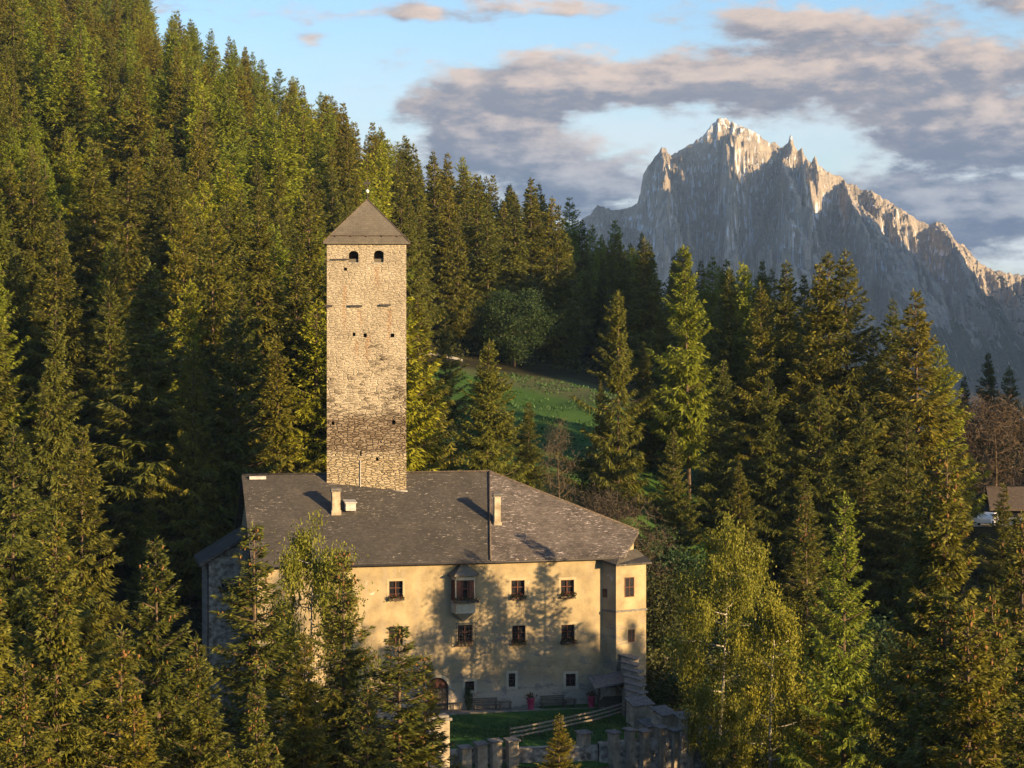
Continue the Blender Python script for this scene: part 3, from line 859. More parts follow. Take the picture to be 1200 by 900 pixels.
def window(op, kd, parent=castle, y=0.0, surround=True):
    xa, xb, za, zb, ar = op
    fr = MB(); t = .07; yy = y + .20
    for a, b_, c, d in ((xa, xa + t, za, zb), (xb - t, xb, za, zb), (xa + t, xb - t, za, za + t), (xa + t, xb - t, zb - t, zb)):
        fr.box(a, b_, yy, yy + .09, c, d)
    xm = (xa + xb) / 2; zm = za + (zb - za) * .62
    if xb - xa > .75:
        fr.box(xm - .045, xm + .045, yy - .015, yy + .08, za + t, zb - t)
        fr.box(xa + t, xm - .045, yy, yy + .07, zm - .035, zm + .035); fr.box(xm + .045, xb - t, yy, yy + .07, zm - .035, zm + .035)
        for q_ in (.3,):
            zq = za + (zb - za) * q_
            fr.box(xa + t, xm - .045, yy + .02, yy + .06, zq - .018, zq + .018); fr.box(xm + .045, xb - t, yy + .02, yy + .06, zq - .018, zq + .018)
    else:
        fr.box(xa + t, xb - t, yy, yy + .07, (za + zb) / 2 - .03, (za + zb) / 2 + .03)
    wo_ = fr.build('window', M['frame_wood'], parent)
    MB().box(xa + .02, xb - .02, yy + .10, yy + .13, za + .02, zb - .02).build('pane', M['glass'], wo_)
    if kd == 'box':
        MB().quad((xa - .2, y - .012, za - .25), (xa, y - .012, za - .25), (xa, y - .012, zb + .22), (xa - .2, y - .012, zb + .22)) \
            .quad((xb, y - .012, za - .25), (xb + .2, y - .012, za - .25), (xb + .2, y - .012, zb + .22), (xb, y - .012, zb + .22)) \
            .quad((xa, y - .012, zb), (xb, y - .012, zb), (xb, y - .012, zb + .22), (xa, y - .012, zb + .22)).build('surround', M['plaster2'], wo_)
    if kd == 'small':
        e = .22
        MB().quad((xa - e, y - .012, za - e), (xa, y - .012, za - e), (xa, y - .012, zb + e), (xa - e, y - .012, zb + e)) \
            .quad((xb, y - .012, za - e), (xb + e, y - .012, za - e), (xb + e, y - .012, zb + e), (xb, y - .012, zb + e)) \
            .quad((xa, y - .012, zb), (xb, y - .012, zb), (xb, y - .012, zb + e), (xa, y - .012, zb + e)) \
            .quad((xa, y - .012, za - e), (xb, y - .012, za - e), (xb, y - .012, za), (xa, y - .012, za)).build('surround', M['white_stucco'], wo_)
        gb = MB()
        for k in range(1, 3): gb.box(xa + (xb - xa) * k / 3 - .012, xa + (xb - xa) * k / 3 + .012, y + .06, y + .085, za, zb)
        for k in range(1, 4): gb.box(xa, xb, y + .09, y + .11, za + (zb - za) * k / 4 - .012, za + (zb - za) * k / 4 + .012)
        gb.build('grille', M['iron'], wo_)
    if kd in ('box', 'grille'):
        sub = empty_box = None
        flower_box((xa + xb) / 2, za + .16, xb - xa + .1, y - (.02 if kd == 'box' else .05), wo_, RNG)
    if kd == 'grille':
        gb = MB(); e = .22; y0 = y - .42
        for k in range(7):
            xx = xa - e + (xb - xa + 2 * e) * k / 6
            gb.box(xx - .014, xx + .014, y0, y0 + .028, za - e * .3, zb + e)
        for k in range(7):
            zz = za - e * .3 + (zb - za + 1.3 * e) * k / 6
            gb.box(xa - e, xb + e, y0 + .03, y0 + .05, zz - .014, zz + .014)
        for xx in (xa - e, xb + e):
            for zz in (za - e * .3, zb + e):
                gb.box(xx - .014, xx + .014, y0 + .05, y, zz - .014, zz + .014)
        gb.build('grille', M['iron'], wo_)
    return wo_


M['plaster2'] = simple('window_surround_paint', (0.302, 0.239, 0.143, 1), (0.361, 0.294, 0.181, 1), 2.5)
for op, (_, _, kd) in zip(ops, WIN): window(op, kd)
# arched door with a dark plank leaf
dm = MB(); xa, xb, za, zb, _ = door_op; xm = (xa + xb) / 2
prof = [(xa, za), (xb, za)] + [(xm + .95 * math.cos(math.pi * k / 12), zb - .95 + .95 * math.sin(math.pi * k / 12)) for k in range(13)]
dm.v = [(p, .24, z) for p, z in prof] + [(p, .30, z) for p, z in prof]
n = len(prof); dm.f = [tuple(range(n)), tuple(range(2 * n - 1, n - 1, -1))] + [(k, n + k, n + (k + 1) % n, (k + 1) % n) for k in range(n)]
door = dm.build('door', M['frame_wood'], castle)
pl = MB()
for k in range(7): pl.box(xa + .08 + k * .265, xa + .08 + k * .265 + .22, .19, .235, za + .05, zb - 1.0)
pl.box(xa + .05, xb - .05, .15, .185, za + .5, za + .62); pl.box(xa + .05, xb - .05, .15, .185, za + 1.5, za + 1.62)
pl.build('plank', M['dark_wood'], door)
ring = MB()
for k in range(12):
    a0, a1 = math.pi * k / 12, math.pi * (k + 1) / 12
    ring.quad(*[(xm + r * math.cos(t), -.015, zb - .95 + r * math.sin(t)) for r, t in ((.97, a0), (1.22, a0), (1.22, a1), (.97, a1))])
ring.build('door_surround', M['white_stucco'], castle)

# oriel window
ox, oz = fac(543, 690)
OWF, OWB, OPR = .82, 1.12, .95       # half width in front, at the wall, projection
plan = lambda e: [(ox - OWB - e, 0), (ox - OWF - e * .6, -OPR - e), (ox + OWF + e * .6, -OPR - e), (ox + OWB + e, 0)]
zof = lambda py: fac(543, py, -OPR)[1]
z_bot, z_sill, z_head, z_eave = zof(719), zof(705), zof(680), zof(674)
ob = MB().prism(plan(0), z_bot, z_sill)
ob.prism(plan(0), z_head, z_eave)
ob.prism(plan(-.28), z_sill, z_head)
for sx in (-1, 1):
    ob.box(ox + sx * OWF - .07, ox + sx * OWF + .07, -OPR + .01, -OPR + .15, z_sill, z_head)
ob.prism(plan(.06), z_sill - .10, z_sill + .02)
oriel = ob.build('oriel', M['white_stucco'], castle)
cb = MB(); pt = (ox, -.02, zof(729) - .1); pp = plan(-.05)
for a, b_ in zip(pp, pp[1:]): cb.quad((a[0], a[1], z_bot), pt, (b_[0], b_[1], z_bot))
cb.quad(*[(a[0], a[1], z_bot - .001) for a in pp])
cb.build('corbel', M['white_stucco'], oriel)
rf = MB(); pe = plan(.32); z_top = 13.0
apex = [(ox - .18, -.15, z_top), (ox + .18, -.15, z_top)]
rf.quad((*pe[0], z_eave), (*pe[1], z_eave), apex[0]); rf.quad((*pe[1], z_eave), (*pe[2], z_eave), apex[1], apex[0]); rf.quad((*pe[2], z_eave), (*pe[3], z_eave), apex[1])
rf.quad(*[(*p, z_eave - .08) for p in reversed(pe)])
for a, b_ in zip(pe, pe[1:]): rf.quad((*a, z_eave - .08), (*b_, z_eave - .08), (*b_, z_eave), (*a, z_eave))
rf.build('oriel_roof', M['troof'], oriel)
wn_ = MB()
for k in range(4):
    xx = ox - OWF + .1 + k * (2 * OWF - .2) / 3
    wn_.box(xx - .05, xx + .05, -OPR + .02, -OPR + .12, z_sill + .02, z_head)
zm = z_sill + (z_head - z_sill) * .58
wn_.box(ox - OWF + .05, ox + OWF - .05, -OPR + .04, -OPR + .10, zm - .05, zm + .05)
wn_.box(ox - OWF + .05, ox + OWF - .05, -OPR + .03, -OPR + .11, z_head - .09, z_head - .002)
# brown shutters at both sides
wn_.box(ox - OWF + .05, ox - OWF + .48, -OPR - .05, -OPR - .01, z_sill + .05, z_head - .02)
wn_.box(ox + OWF - .48, ox + OWF - .05, -OPR - .05, -OPR - .01, z_sill + .05, z_head - .02)
for sx in (-1, 1):
    wn_.quad((ox + sx * (OWF + .02), -OPR + .1, z_sill), (ox + sx * (OWB - .02), -.15, z_sill), (ox + sx * (OWB - .02), -.15, z_head), (ox + sx * (OWF + .02), -OPR + .1, z_head))
wn_.build('oriel_window', M['frame_wood'], oriel)
MB().prism([(ox - OWB + .1, -.02), (ox - OWF + .04, -OPR + .16), (ox + OWF - .04, -OPR + .16), (ox + OWB - .1, -.02)], z_sill + .03, z_head - .01).build('pane', M['glass'], oriel)
flower_box(ox, z_sill + .12, 2.3, -OPR - .04, oriel, RNG)

# corner turret
A_, V_, W_, B_ = (10.15, .0), (11.07, -1.3), (14.1, -.3), (14.35, 2.6)
tb = MB().prism([A_, V_, W_, B_, (10.3, 2.4)], -3.0, [13.0, 12.55, 12.6, 12.95, 13.1])
turret = tb.build('turret', M['plaster'], castle)
bz = fac(722, 716, -1.0)[1]
MB().prism([(10.05, .1), (11.05, -1.40), (14.2, -.36), (14.45, 2.6), (10.3, 2.4)], bz - .10, bz + .08).build('string_course', M['coping'], turret)
rt = MB().slab([(9.95, -.45, 13.05), (10.98, -1.75, 12.72), (14.55, -.65, 12.74), (14.75, 2.5, 13.0), (13.9, 2.5, 13.62), (11.9, .05, 13.58), (10.2, .1, 13.25)], .16)
rt.build('turret_roof', M['roof'], turret)


def turret_window(f0, f1, px, py, wpx, hpx, nm):
    # local frame along the face f0 -> f1
    d = Vector((f1[0] - f0[0], f1[1] - f0[1], 0)); L = d.length; d.normalize(); nrm = Vector((d.y, -d.x, 0))
    best = min(((abs(600 + F_PX * to_world(f0[0] + d.x * L * t, f0[1] + d.y * L * t)[0] / to_world(f0[0] + d.x * L * t, f0[1] + d.y * L * t)[1] - px), t) for t in np.linspace(.05, .95, 91)))
    c = Vector((f0[0], f0[1], 0)) + d * L * best[1]
    yw = to_world(c.x, c.y)[1]; z = CAM_Z - (py - HOR) / F_PX * yw; s = yw / F_PX
    hw, hh = wpx * s / 2, hpx * s / 2
    Mx = Matrix(((d.x, -nrm.x, 0, c.x), (d.y, -nrm.y, 0, c.y), (0, 0, 1, z), (0, 0, 0, 1)))
    f = MB()
    for a, b_, c0_, d0 in ((-hw, -hw + .07, -hh, hh), (hw - .07, hw, -hh, hh), (-hw + .07, hw - .07, -hh, -hh + .07), (-hw + .07, hw - .07, hh - .07, hh)):
        f.box(a, b_, -.05, .10, c0_, d0, Mx)
    f.box(-.03, .03, -.03, .05, -hh + .07, hh - .07, Mx)
    if hpx > 15: f.box(-hw + .07, hw - .07, -.028, .04, -.03, .03, Mx)
    o = f.build('turret_window', M['frame_wood'], turret)
    MB().box(-hw + .03, hw - .03, -.012, .08, -hh + .03, hh - .03, Mx).build('pane', M['glass'], o)


turret_window(V_, W_, 737.5, 688, 13, 23, 'a'); turret_window(V_, W_, 740, 745, 9, 15, 'b'); turret_window(A_, V_, 709, 695, 6, 10, 'c')

# ------------------------------------------------------------------ low annexe at the left gable
ann = empty('annexe', (*to_world(-20.6, 6.5), 0), TH, 'small grey annexe with a lean-to roof against the left gable of the castle', 'outbuilding')
am = MB().prism([(-3.7, 0), (-.0, 0), (-.0, 7), (-3.7, 7)], -3, [12.7, 14.9, 14.9, 12.7])
am.build('wall', M['stonewall'], ann)
MB().slab([(-4.4, -.7, 12.75), (.0, -.7, 15.4), (.0, 7.5, 15.4), (-4.4, 7.5, 12.75)], .28).build('roof', M['roof'], ann)
MB().box(-2.4, -1.6, -.06, .05, 10.2, 11.3).build('window', M['glass'], ann)
MB().tube([(-3.6, -.1, 12.7), (-3.6, -.1, -2)], .07, 6).build('downpipe', M['iron'], ann, True)

# ------------------------------------------------------------------ the stone tower
TT = math.radians(3.0); TW = 7.2
tcx, tcy = -13.4, 189.7
tower = empty('stone_tower', (tcx, tcy, 0), TT, 'tall square medieval stone tower with pyramid roof and two arched belfry windows', 'tower')
TZ = 41.4; hw = TW / 2


def tpt(px, py): return (px - 428) * (tcy - hw) / F_PX + .02, CAM_Z - (py - HOR) / F_PX * (tcy - hw)


tops = []
for px, py, ww, hh, ar in ((412.5, 301, 11.5, 14, .75), (442, 300.5, 11.5, 14.5, .75), (403, 315.5, 3.6, 3.6, 0), (413, 392, 3.4, 4, 0), (426, 393, 4, 4.4, 0), (458, 393, 4.4, 4.6, 0), (388.5, 496, 3.4, 4, 0), (459.5, 495, 4, 5, 0), (440, 538, 3, 4.4, 0), (421, 531, 2, 6, 0)):
    x, z = tpt(px, py); s = .0775
    tops.append((x - ww * s / 2, x + ww * s / 2, z - hh * s / 2, z + hh * s / 2, ar))
tm = MB()
wall_face(tm, -hw, hw, 8, TZ, tops, -hw, .8)
# slightly rough arrises: the two visible corners carry quoins proud of the wall by a few millimetres
tm.quad((hw, -hw, 8), (hw, hw, 8), (hw, hw, TZ), (hw, -hw, TZ)); tm.quad((hw, hw, 8), (-hw, hw, 8), (-hw, hw, TZ), (hw, hw, TZ)); tm.quad((-hw, hw, 8), (-hw, -hw, 8), (-hw, -hw, TZ), (-hw, hw, TZ))
tm.quad((-hw, -hw, TZ), (hw, -hw, TZ), (hw, hw, TZ), (-hw, hw, TZ))
tm.build('wall', M['tower'], tower)
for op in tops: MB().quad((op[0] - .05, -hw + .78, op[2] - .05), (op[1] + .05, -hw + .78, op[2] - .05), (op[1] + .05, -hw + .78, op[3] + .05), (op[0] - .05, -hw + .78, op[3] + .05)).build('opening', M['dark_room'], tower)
for op in tops[:2]:
    sl = MB().box(op[0] - .04, op[1] + .04, -hw - .05, -hw + .45, op[2] - .10, op[2] + .03)
    sl.build('sill', M['stonewall'], tower)
    MB().box(op[0], op[1], -hw + .2, -hw + .26, op[2] + .04, op[2] + .36).build('parapet_board', M['troof'], tower)
rp = MB(); ex = hw + .32; apex_z = 45.55; kz = TZ + .62; kx = hw - .28
ring0 = [(-ex, -ex), (ex, -ex), (ex, ex), (-ex, ex)]; ring1 = [(-kx, -kx), (kx, -kx), (kx, kx), (-kx, kx)]
for k in range(4):
    a, b_ = ring0[k], ring0[(k + 1) % 4]; c, d = ring1[k], ring1[(k + 1) % 4]
    rp.quad((*a, TZ - .02), (*b_, TZ - .02), (*d, kz), (*c, kz)); rp.quad((*c, kz + .05), (*d, kz + .05), (0, 0, apex_z))
    rp.quad((*a, TZ - .16), (*b_, TZ - .16), (*b_, TZ - .02), (*a, TZ - .02))
rp.quad(*[(*a, TZ - .16) for a in reversed(ring0)])
roofT = rp.build('roof', M['troof'], tower)
sg = MB(); sg.tube([(-kx - .12, -kx - .14, kz + .02), (kx + .12, -kx - .14, kz + .02)], .045, 6)
for k in range(5): xx = -kx + .5 + k * (2 * kx - 1) / 4; sg.box(xx - .03, xx + .03, -kx - .2, -kx - .02, kz - .12, kz + .02)
for k in range(4): sg.tube([(*ring1[k], kz + .06), (0, 0, apex_z + .02)], .05, 6); sg.tube([(*ring0[k], TZ), (*ring1[k], kz + .04)], .05, 6)
sg.build('snow_guard', M['dark_wood'], roofT)
fv = MB().tube([(0, 0, apex_z - .1), (0, 0, apex_z + 1.9)], .045, 6); fin = fv.build('weather_vane', M['iron'], tower)
MB().lathe([(.02, -.2), (.13, -.12), (.17, 0), (.13, .12), (.02, .2)], 12, (0, 0, apex_z + .75)).build('ball', M['gilt'], fin, True)
fl = MB(); fl.box(-.34, .0, -.012, .012, apex_z + 1.38, apex_z + 1.62); fl.quad((0, .013, apex_z + 1.45), (.30, .013, apex_z + 1.35), (.30, .013, apex_z + 1.65), (0, .013, apex_z + 1.55)); fl.build('vane', M['iron'], fin)
# iron beams and the rod left of the first window
for px0, px1, py in ((388, 407, 304), (379, 388, 358.5), (408, 423, 358.5), (444, 456, 357.5)):
    xa, z = tpt(px0, py); xb, _ = tpt(px1, py)
    t_ = .05 if px0 == 388 else .085
    MB().box(xa, xb, -hw - .28, -hw - .28 + 2 * t_, z - t_, z + t_).box(xa, xa + .1, -hw - .2, -hw, z - t_ * .8, z + t_ * .8).box(xb - .1, xb, -hw - .2, -hw, z - t_ * .8, z + t_ * .8).build('iron_beam', M['iron'], tower)
x, z0 = tpt(420.5, 552); MB().tube([(x, -hw - .05, z0 - 2.0), (x, -hw - .05, z0 + 1.0)], .05, 6).build('lightning_rod', M['zinc'], tower)
# lead flashing where the tower comes through the roof
fz = 13.2 + PIT * 8.9
xa, za = tpt(379, 577); xb, zb = tpt(477, 572)
MB().box(-hw - .12, hw + .12, -hw - .10, -hw - .01, za - .55, za + .16).build('flashing', M['zinc'], tower)

# ------------------------------------------------------------------ courtyard: lawn, terrace, ring wall
def wpt(px, Y): return ((px - 600) / F_PX * Y, Y)
def zat(py, Y): return CAM_Z - (py - HOR) / F_PX * Y


lw = MB()
Lp = [(*to_world(-8, .1), .0), (*to_world(-8, -9), -.05), (*wpt(525, 168.2), -.05), (*wpt(690, 167.0), -.35), (*wpt(757, 170.5), -.25), (*to_world(10.5, .1), .25)]
Lb = [(*wpt(520, 164.5), -1.7), (*wpt(700, 164.0), -1.75), (*wpt(775, 168.5), -1.5)]
lw.quad(*[Lp[0], Lp[1], Lp[2], Lp[3], Lp[4], Lp[5]])
lw.quad(Lp[2], Lb[0], Lb[1], Lp[3]); lw.quad(Lp[3], Lb[1], Lb[2], Lp[4])
lawn = tag(lw.build('lawn', M['lawn']), kind='structure')
# a sparse pile of grass blades so that the turf is not a bare sheet
ng = 14000; gr = np.random.default_rng(3)
px_ = gr.uniform(528, 750, ng); Yg = gr.uniform(166.8, 178.5, ng); Xg = (px_ - 600) / F_PX * Yg
lx = (Xg - OX) * CU + (Yg - OY) * SU; ly = -(Xg - OX) * SU + (Yg - OY) * CU
kp = (ly < -1.9) & (lx < 10) & (Yg > 167.4 + np.maximum(0, px_ - 700) * .05)
Pg = np.stack([Xg, Yg, .0 - .35 * sstep(172, 167, Yg) * sstep(600, 690, px_) + .12 * sstep(0, 10, lx) - .05], 1)[kp]
Dg = gr.normal(size=Pg.shape) * .35 + np.array([0, 0, 1.]); Dg /= np.linalg.norm(Dg, axis=1, keepdims=True)
V, Fq = kites(Pg, Dg, gr.uniform(.12, .24, len(Pg)), gr.uniform(.04, .07, len(Pg)), gr)
M['grass'] = foliage('grass_blades', (.020, .058, .012), (.035, .085, .018), (.06, .11, .028), .2, .05)
tag(link('grass', np_mesh('grass', V, Fq, M['grass'])), kind='stuff')

tr = MB(); MT = Matrix.Translation((OX, OY, 0)) @ Matrix.Rotation(TH, 4, 'Z')
tr.box(-6.5, 9.9, -1.75, -.0, -.4, .16, MT); tr.box(-6.7, 9.9, -1.95, -1.76, -.5, .22, MT)
tag(tr.build('terrace', M['paving']), kind='structure')

# ring wall on the right: stepped coping, blocks, then the battlements in front
rw = empty('battlement_wall', (*wpt(760, 172), 0), 0, 'low grey castle ring wall with square coped merlons below the lawn', 'wall')
rwx, rwy = wpt(760, 172)


def block(px, Y, w_, d_, ztop, zbot, yaw, slope=.22, name='merlon', cop=.09):
    X, _ = wpt(px, Y)
    Mx = Matrix.Translation((X - rwx, Y - rwy, 0)) @ Matrix.Rotation(math.radians(yaw), 4, 'Z')
    m_ = MB(); m_.box(-w_ / 2, w_ / 2, -d_ / 2, d_ / 2, zbot, ztop - slope, Mx)
    # wedge top
    i = len(m_.v)
    o = m_.build(name, M['merlon'] if name == 'merlon' else M['stonewall'], rw, bevel=.03)
    c = MB(); e = .13
    top = [(-w_ / 2 - e, -d_ / 2 - e, ztop - slope), (w_ / 2 + e, -d_ / 2 - e, ztop - slope + .03), (w_ / 2 + e, d_ / 2 + e, ztop), (-w_ / 2 - e, d_ / 2 + e, ztop)]
    c.slab([tuple(Mx @ Vector(p)) for p in top], cop)
    c.build('coping', M['coping'], o)


# stepped wall beside the turret (its own part, seven steps with a coping each)
st = empty('stepped_wall', (*wpt(745, 178), 0), 0, 'steep stone wall with seven shingled steps climbing to the corner turret', 'wall')
stx, sty = wpt(745, 178)
for k in range(7):
    Y = 181.2 - k * 1.05; px = 738 + k * 1.6; ztop = 4.75 - k * .43
    X, _ = wpt(px, Y)
    Mx = Matrix.Translation((X - stx, Y - sty, 0)) @ Matrix.Rotation(math.radians(62), 4, 'Z')
    s_ = MB().box(-.56, .56, -.62, .62, -3, ztop - .28, Mx).build('step', M['merlon'], st)
    MB().slab([tuple(Mx @ Vector(p)) for p in ((-.60, -.85, ztop - .34), (.60, -.85, ztop - .30), (.60, .85, ztop + .02), (-.60, .85, ztop - .02))], .10).build('coping', M['coping'], s_)
block(749.5, 173.2, 1.9, 1.3, 2.25, -3.5, 28, .5)
block(762, 171.2, 1.4, 1.3, .75, -3.5, 32, .4)
block(778, 171.0, 1.5, 1.5, 1.85, -3.5, 35, .5)
block(803, 170.6, 1.6, 1.2, 1.5, -3.5, 30, .4)
block(821, 170.0, 1.7, 1.0, .55, -3.5, 20, .3)
for px, w_, dz_, yw_ in ((719, .70, .0, 36), (738, .62, .12, 41), (754.5, .74, -.05, 37), (774, .60, .18, 33), (790, .68, -.12, 40), (808.5, .72, .08, 30)): block(px, 165.0 + (px - 719) * .022, w_, .72, 1.05 + dz_, -3.6, yw_, .14)
block(684, 165.4, .9, .8, .95, -3.6, 30, .14)
for px, zt in ((545, -.1), (563.5, .20), (580.5, .42), (600, .50)): block(px, 164.6, .85, .8, zt, -3.6, 25, .12)
cw = MB()
def wallrun(pa, Ya, pb, Yb, th, zt0, zt1):
    a = Vector((*wpt(pa, Ya), 0)) - Vector((rwx, rwy, 0)); b_ = Vector((*wpt(pb, Yb), 0)) - Vector((rwx, rwy, 0))
    n_ = (b_ - a).normalized(); n_ = Vector((-n_.y, n_.x, 0)) * th / 2
    cw.prism([tuple((a - n_)[:2]), tuple((b_ - n_)[:2]), tuple((b_ + n_)[:2]), tuple((a + n_)[:2])], -6, [zt0, zt1, zt1, zt0])
wallrun(505, 164.9, 700, 165.2, .7, -.55, -.15); wallrun(701, 165.2, 826, 167.3, .7, .05, .30); wallrun(826, 168, 800, 171.2, .7, .2, .2); wallrun(800, 171, 745, 174, .8, .3, .5)
cw.build('curtain', M['stonewall'], rw)
# sunlit gate pillar at the left end of the ring wall, mostly behind spruce branches
gp = empty('gate_pillar', (*wpt(512, 158), -4), math.radians(20), 'ochre gate pillar catching the sun, half hidden by spruce boughs below the castle door', 'pillar')
MB().box(-.85, .85, -.6, .6, -3, 7.2).build('pillar_shaft', M['merlon'], gp, bevel=.03)
MB().box(-1.0, 1.0, -.75, .75, 7.2, 7.4).box(-.8, .8, -.55, .55, 7.4, 7.6).build('pillar_cap', M['coping'], gp)

# timber shelter in the corner
sh = empty('timber_shelter', (*to_world(9.0, -3.0), .1), TH, 'small open timber lean-to shelter in the corner below the turret', 'shelter')
for x_ in (.1, 3.0): MB().box(x_ - .08, x_ + .08, -.08, .08, -.5, 2.25).build('post', M['dark_wood'], sh)
MB().slab([(-.5, -.75, 2.15), (3.4, -.75, 2.75), (3.4, 1.7, 3.3), (-.5, 1.7, 2.7)], .12).build('roof', M['coping'], sh)
MB().box(.0, 3.1, -.07, .07, 2.02, 2.16).build('beam', M['dark_wood'], sh)
for x0_, x1_ in ((.15, .95), (2.95, 1.65)): MB().tube([(x0_, -.1, 1.0), (x1_, -.1, 2.1)], .06, 6).build('brace', M['pale_wood'], sh)
MB().box(.3, 2.9, 1.2, 1.5, -.3, 1.0).build('log_pile', M['dark_wood'], sh)

# wooden rail fence across the lawn
fn = empty('rail_fence', (*wpt(610, 167.5), 0), 0, 'long wooden rail fence running diagonally across the lawn to the shelter', 'fence')
fx0, fy0 = wpt(610, 167.5)
fpts = [wpt(598, 166.6), wpt(612, 167.4), wpt(632, 168.6), wpt(652, 170.2), wpt(673, 171.8), wpt(695, 173.3), wpt(714, 174.8), wpt(733, 176.4)]
zs_ = [-.1, -.1, -.05, -.05, 0, .05, .15, .3]
for (x_, y_), z_ in zip(fpts, zs_): MB().box(x_ - fx0 - .06, x_ - fx0 + .06, y_ - fy0 - .06, y_ - fy0 + .06, z_ - .6, z_ + 1.15).build('post', M['dark_wood'], fn)
for k in range(len(fpts) - 1):
    for hz_ in (.35, .68, 1.0):
        a = (fpts[k][0] - fx0, fpts[k][1] - fy0 - .09, zs_[k] + hz_); b_ = (fpts[k + 1][0] - fx0, fpts[k + 1][1] - fy0 - .09, zs_[k + 1] + hz_)
        MB().slab([(a[0], a[1] - .03, a[2] + .07), (b_[0], b_[1] - .03, b_[2] + .07), (b_[0], b_[1] + .03, b_[2] + .07), (a[0], a[1] + .03, a[2] + .07)], .14).build('rail', M['pale_wood'], fn)


# benches, tables, vases against the facade
def bench(px, label):
    x_, _ = fac(px, 820, -.75)
    r = empty('wooden_bench', (*to_world(x_, -.75), .16), TH, label, 'bench', 'benches along the castle wall')
    MB().box(-1.1, 1.1, -.22, .22, .42, .48).build('seat', M['bench_wood'], r)
    b_ = MB()
    for k in range(3): b_.box(-1.1, 1.1, .24, .28, .58 + k * .16, .70 + k * .16)
    b_.build('backrest', M['bench_wood'], r)
    for sx in (-.95, .95):
        MB().box(sx - .05, sx + .05, -.2, -.1, 0, .42).build('leg', M['bench_wood'], r); MB().box(sx - .05, sx + .05, .2, .24, 0, 1.0).build('leg', M['bench_wood'], r)


bench(569, 'wooden bench with slatted back left of the narrow ground floor window')
bench(648, 'wooden bench with slatted back right of the left magenta vase')
for px, lb in ((534, 'small plank table standing beside the arched castle door'), (592, 'small plank table under the narrow ground floor window'), (668, 'small plank table under the right ground floor window')):
    x_, _ = fac(px, 822, -.9)
    r = empty('garden_table', (*to_world(x_, -.9), .16), TH, lb, 'table', 'small tables along the castle wall')
    MB().box(-.55, .55, -.38, .38, .66, .72).build('tabletop', M['bench_wood'], r)
    for sx in (-.45, .45):
        for sy in (-.3, .3): MB().box(sx - .04, sx + .04, sy - .04, sy + .04, 0, .66).build('leg', M['bench_wood'], r)
rv = np.random.default_rng(9)
for px, lb in ((622, 'left magenta vase of flowers on the terrace edge'), (693, 'right magenta vase of flowers near the shelter')):
    x_, _ = fac(px, 830, -1.5)
    r = empty('flower_vase', (*to_world(x_, -1.5), .16), TH, lb, 'vase', 'magenta vases on the terrace')
    MB().lathe([(.28, 0), (.30, .05), (.24, .15), (.33, .8), (.40, 1.0), (.36, 1.02)], 14).build('pot', M['magenta'], r, True)
    n = 140; Pp = rv.normal(size=(n, 3)) * (.2, .2, .13) + (0, 0, 1.15); D = rv.normal(size=(n, 3)) + (0, 0, .5); D /= np.linalg.norm(D, axis=1, keepdims=True)
    V, Fq = kites(Pp, D, rv.uniform(.12, .24, n), rv.uniform(.08, .12, n), rv); link('bouquet', np_mesh('bouquet', V, Fq, M['flower']), r)['kind'] = 'stuff'

# plank fence by the bushes right of the castle, and the house and car far right
pf = empty('plank_fence', (*wpt(806, 192), zat(780, 192) - .6), math.radians(-6), 'short grey plank fence behind the bushes right of the castle', 'fence')
for k in range(3): MB().box(-2.2, 2.2, -.04, .04, .35 + k * .38, .60 + k * .38).build('rail', M['pale_wood'], pf)
for x_ in (-2.1, 0, 2.1): MB().box(x_ - .08, x_ + .08, -.14, -.04, -.8, 1.5).build('post', M['dark_wood'], pf)
hz0 = zat(612, 255)
hs = empty('farm_house', (*wpt(1222, 258), hz0 - 1.2), math.radians(-8), 'dark timber farmhouse with wide eaves at the right edge among trees', 'house')
MB().box(-5.5, 5.5, -4, 4, -6, 3.3).build('wall', M['dark_wood'], hs)
MB().slab([(-7, -5.2, 3.0), (7, -5.2, 3.0), (7, 0, 5.4), (-7, 0, 5.4)], .25).slab([(-7, 0, 5.4), (7, 0, 5.4), (7, 5.2, 3.0), (-7, 5.2, 3.0)], .25).build('roof', M['dark_wood'], hs)
for x_ in (-4, -1.5): MB().box(x_ - .5, x_ + .5, -4.06, -3.98, 1.2, 2.4).build('window', M['glass'], hs)
MB().box(-5.6, 5.6, -5.0, -4.0, -.05, .05).build('balcony', M['pale_wood'], hs)
kx_, ky_ = wpt(1159, 240); kz_ = zat(615, 240)
car = empty('parked_car', (kx_, ky_, kz_), math.radians(60), 'small white car parked beside the farmhouse at the right edge', 'car')
cbm = MB(); side = [(-2.0, .35), (2.0, .35), (2.05, .75), (1.9, .9), (1.0, 1.0), (.45, 1.45), (-1.2, 1.5), (-1.9, 1.05), (-2.05, .8)]
for (ax, azz), (bx, bz) in zip(side, side[1:] + side[:1]): cbm.quad((ax, -.85, azz), (bx, -.85, bz), (bx, .85, bz), (ax, .85, azz))
cbm.quad(*[(a, -.85, z_) for a, z_ in reversed(side)]); cbm.quad(*[(a, .85, z_) for a, z_ in side]); cbm.build('body', M['car_paint'], car)
MB().box(-1.25, .55, -.862, .862, 1.02, 1.38).build('side_window', M['glass'], car)
MB().quad((.98, -.7, 1.03), (.98, .7, 1.03), (.49, .66, 1.42), (.49, -.66, 1.42)).build('windscreen', M['glass'], car).location = (.015, 0, .012)
for x_ in (-1.3, 1.3):
    for y_ in (-.8, .8): MB().tube([(x_, y_ - .1, .33), (x_, y_ + .1, .33)], .33, 14).build('wheel', M['rubber'], car)
pd = MB().prism([(-6, -5), (7, -5), (7, 6), (-6, 6)], -.12, -.02); pdm = pd.build('road', M['track']); pdm.location = (kx_ + 3, ky_ + 4, kz_); tag(pdm, kind='structure')
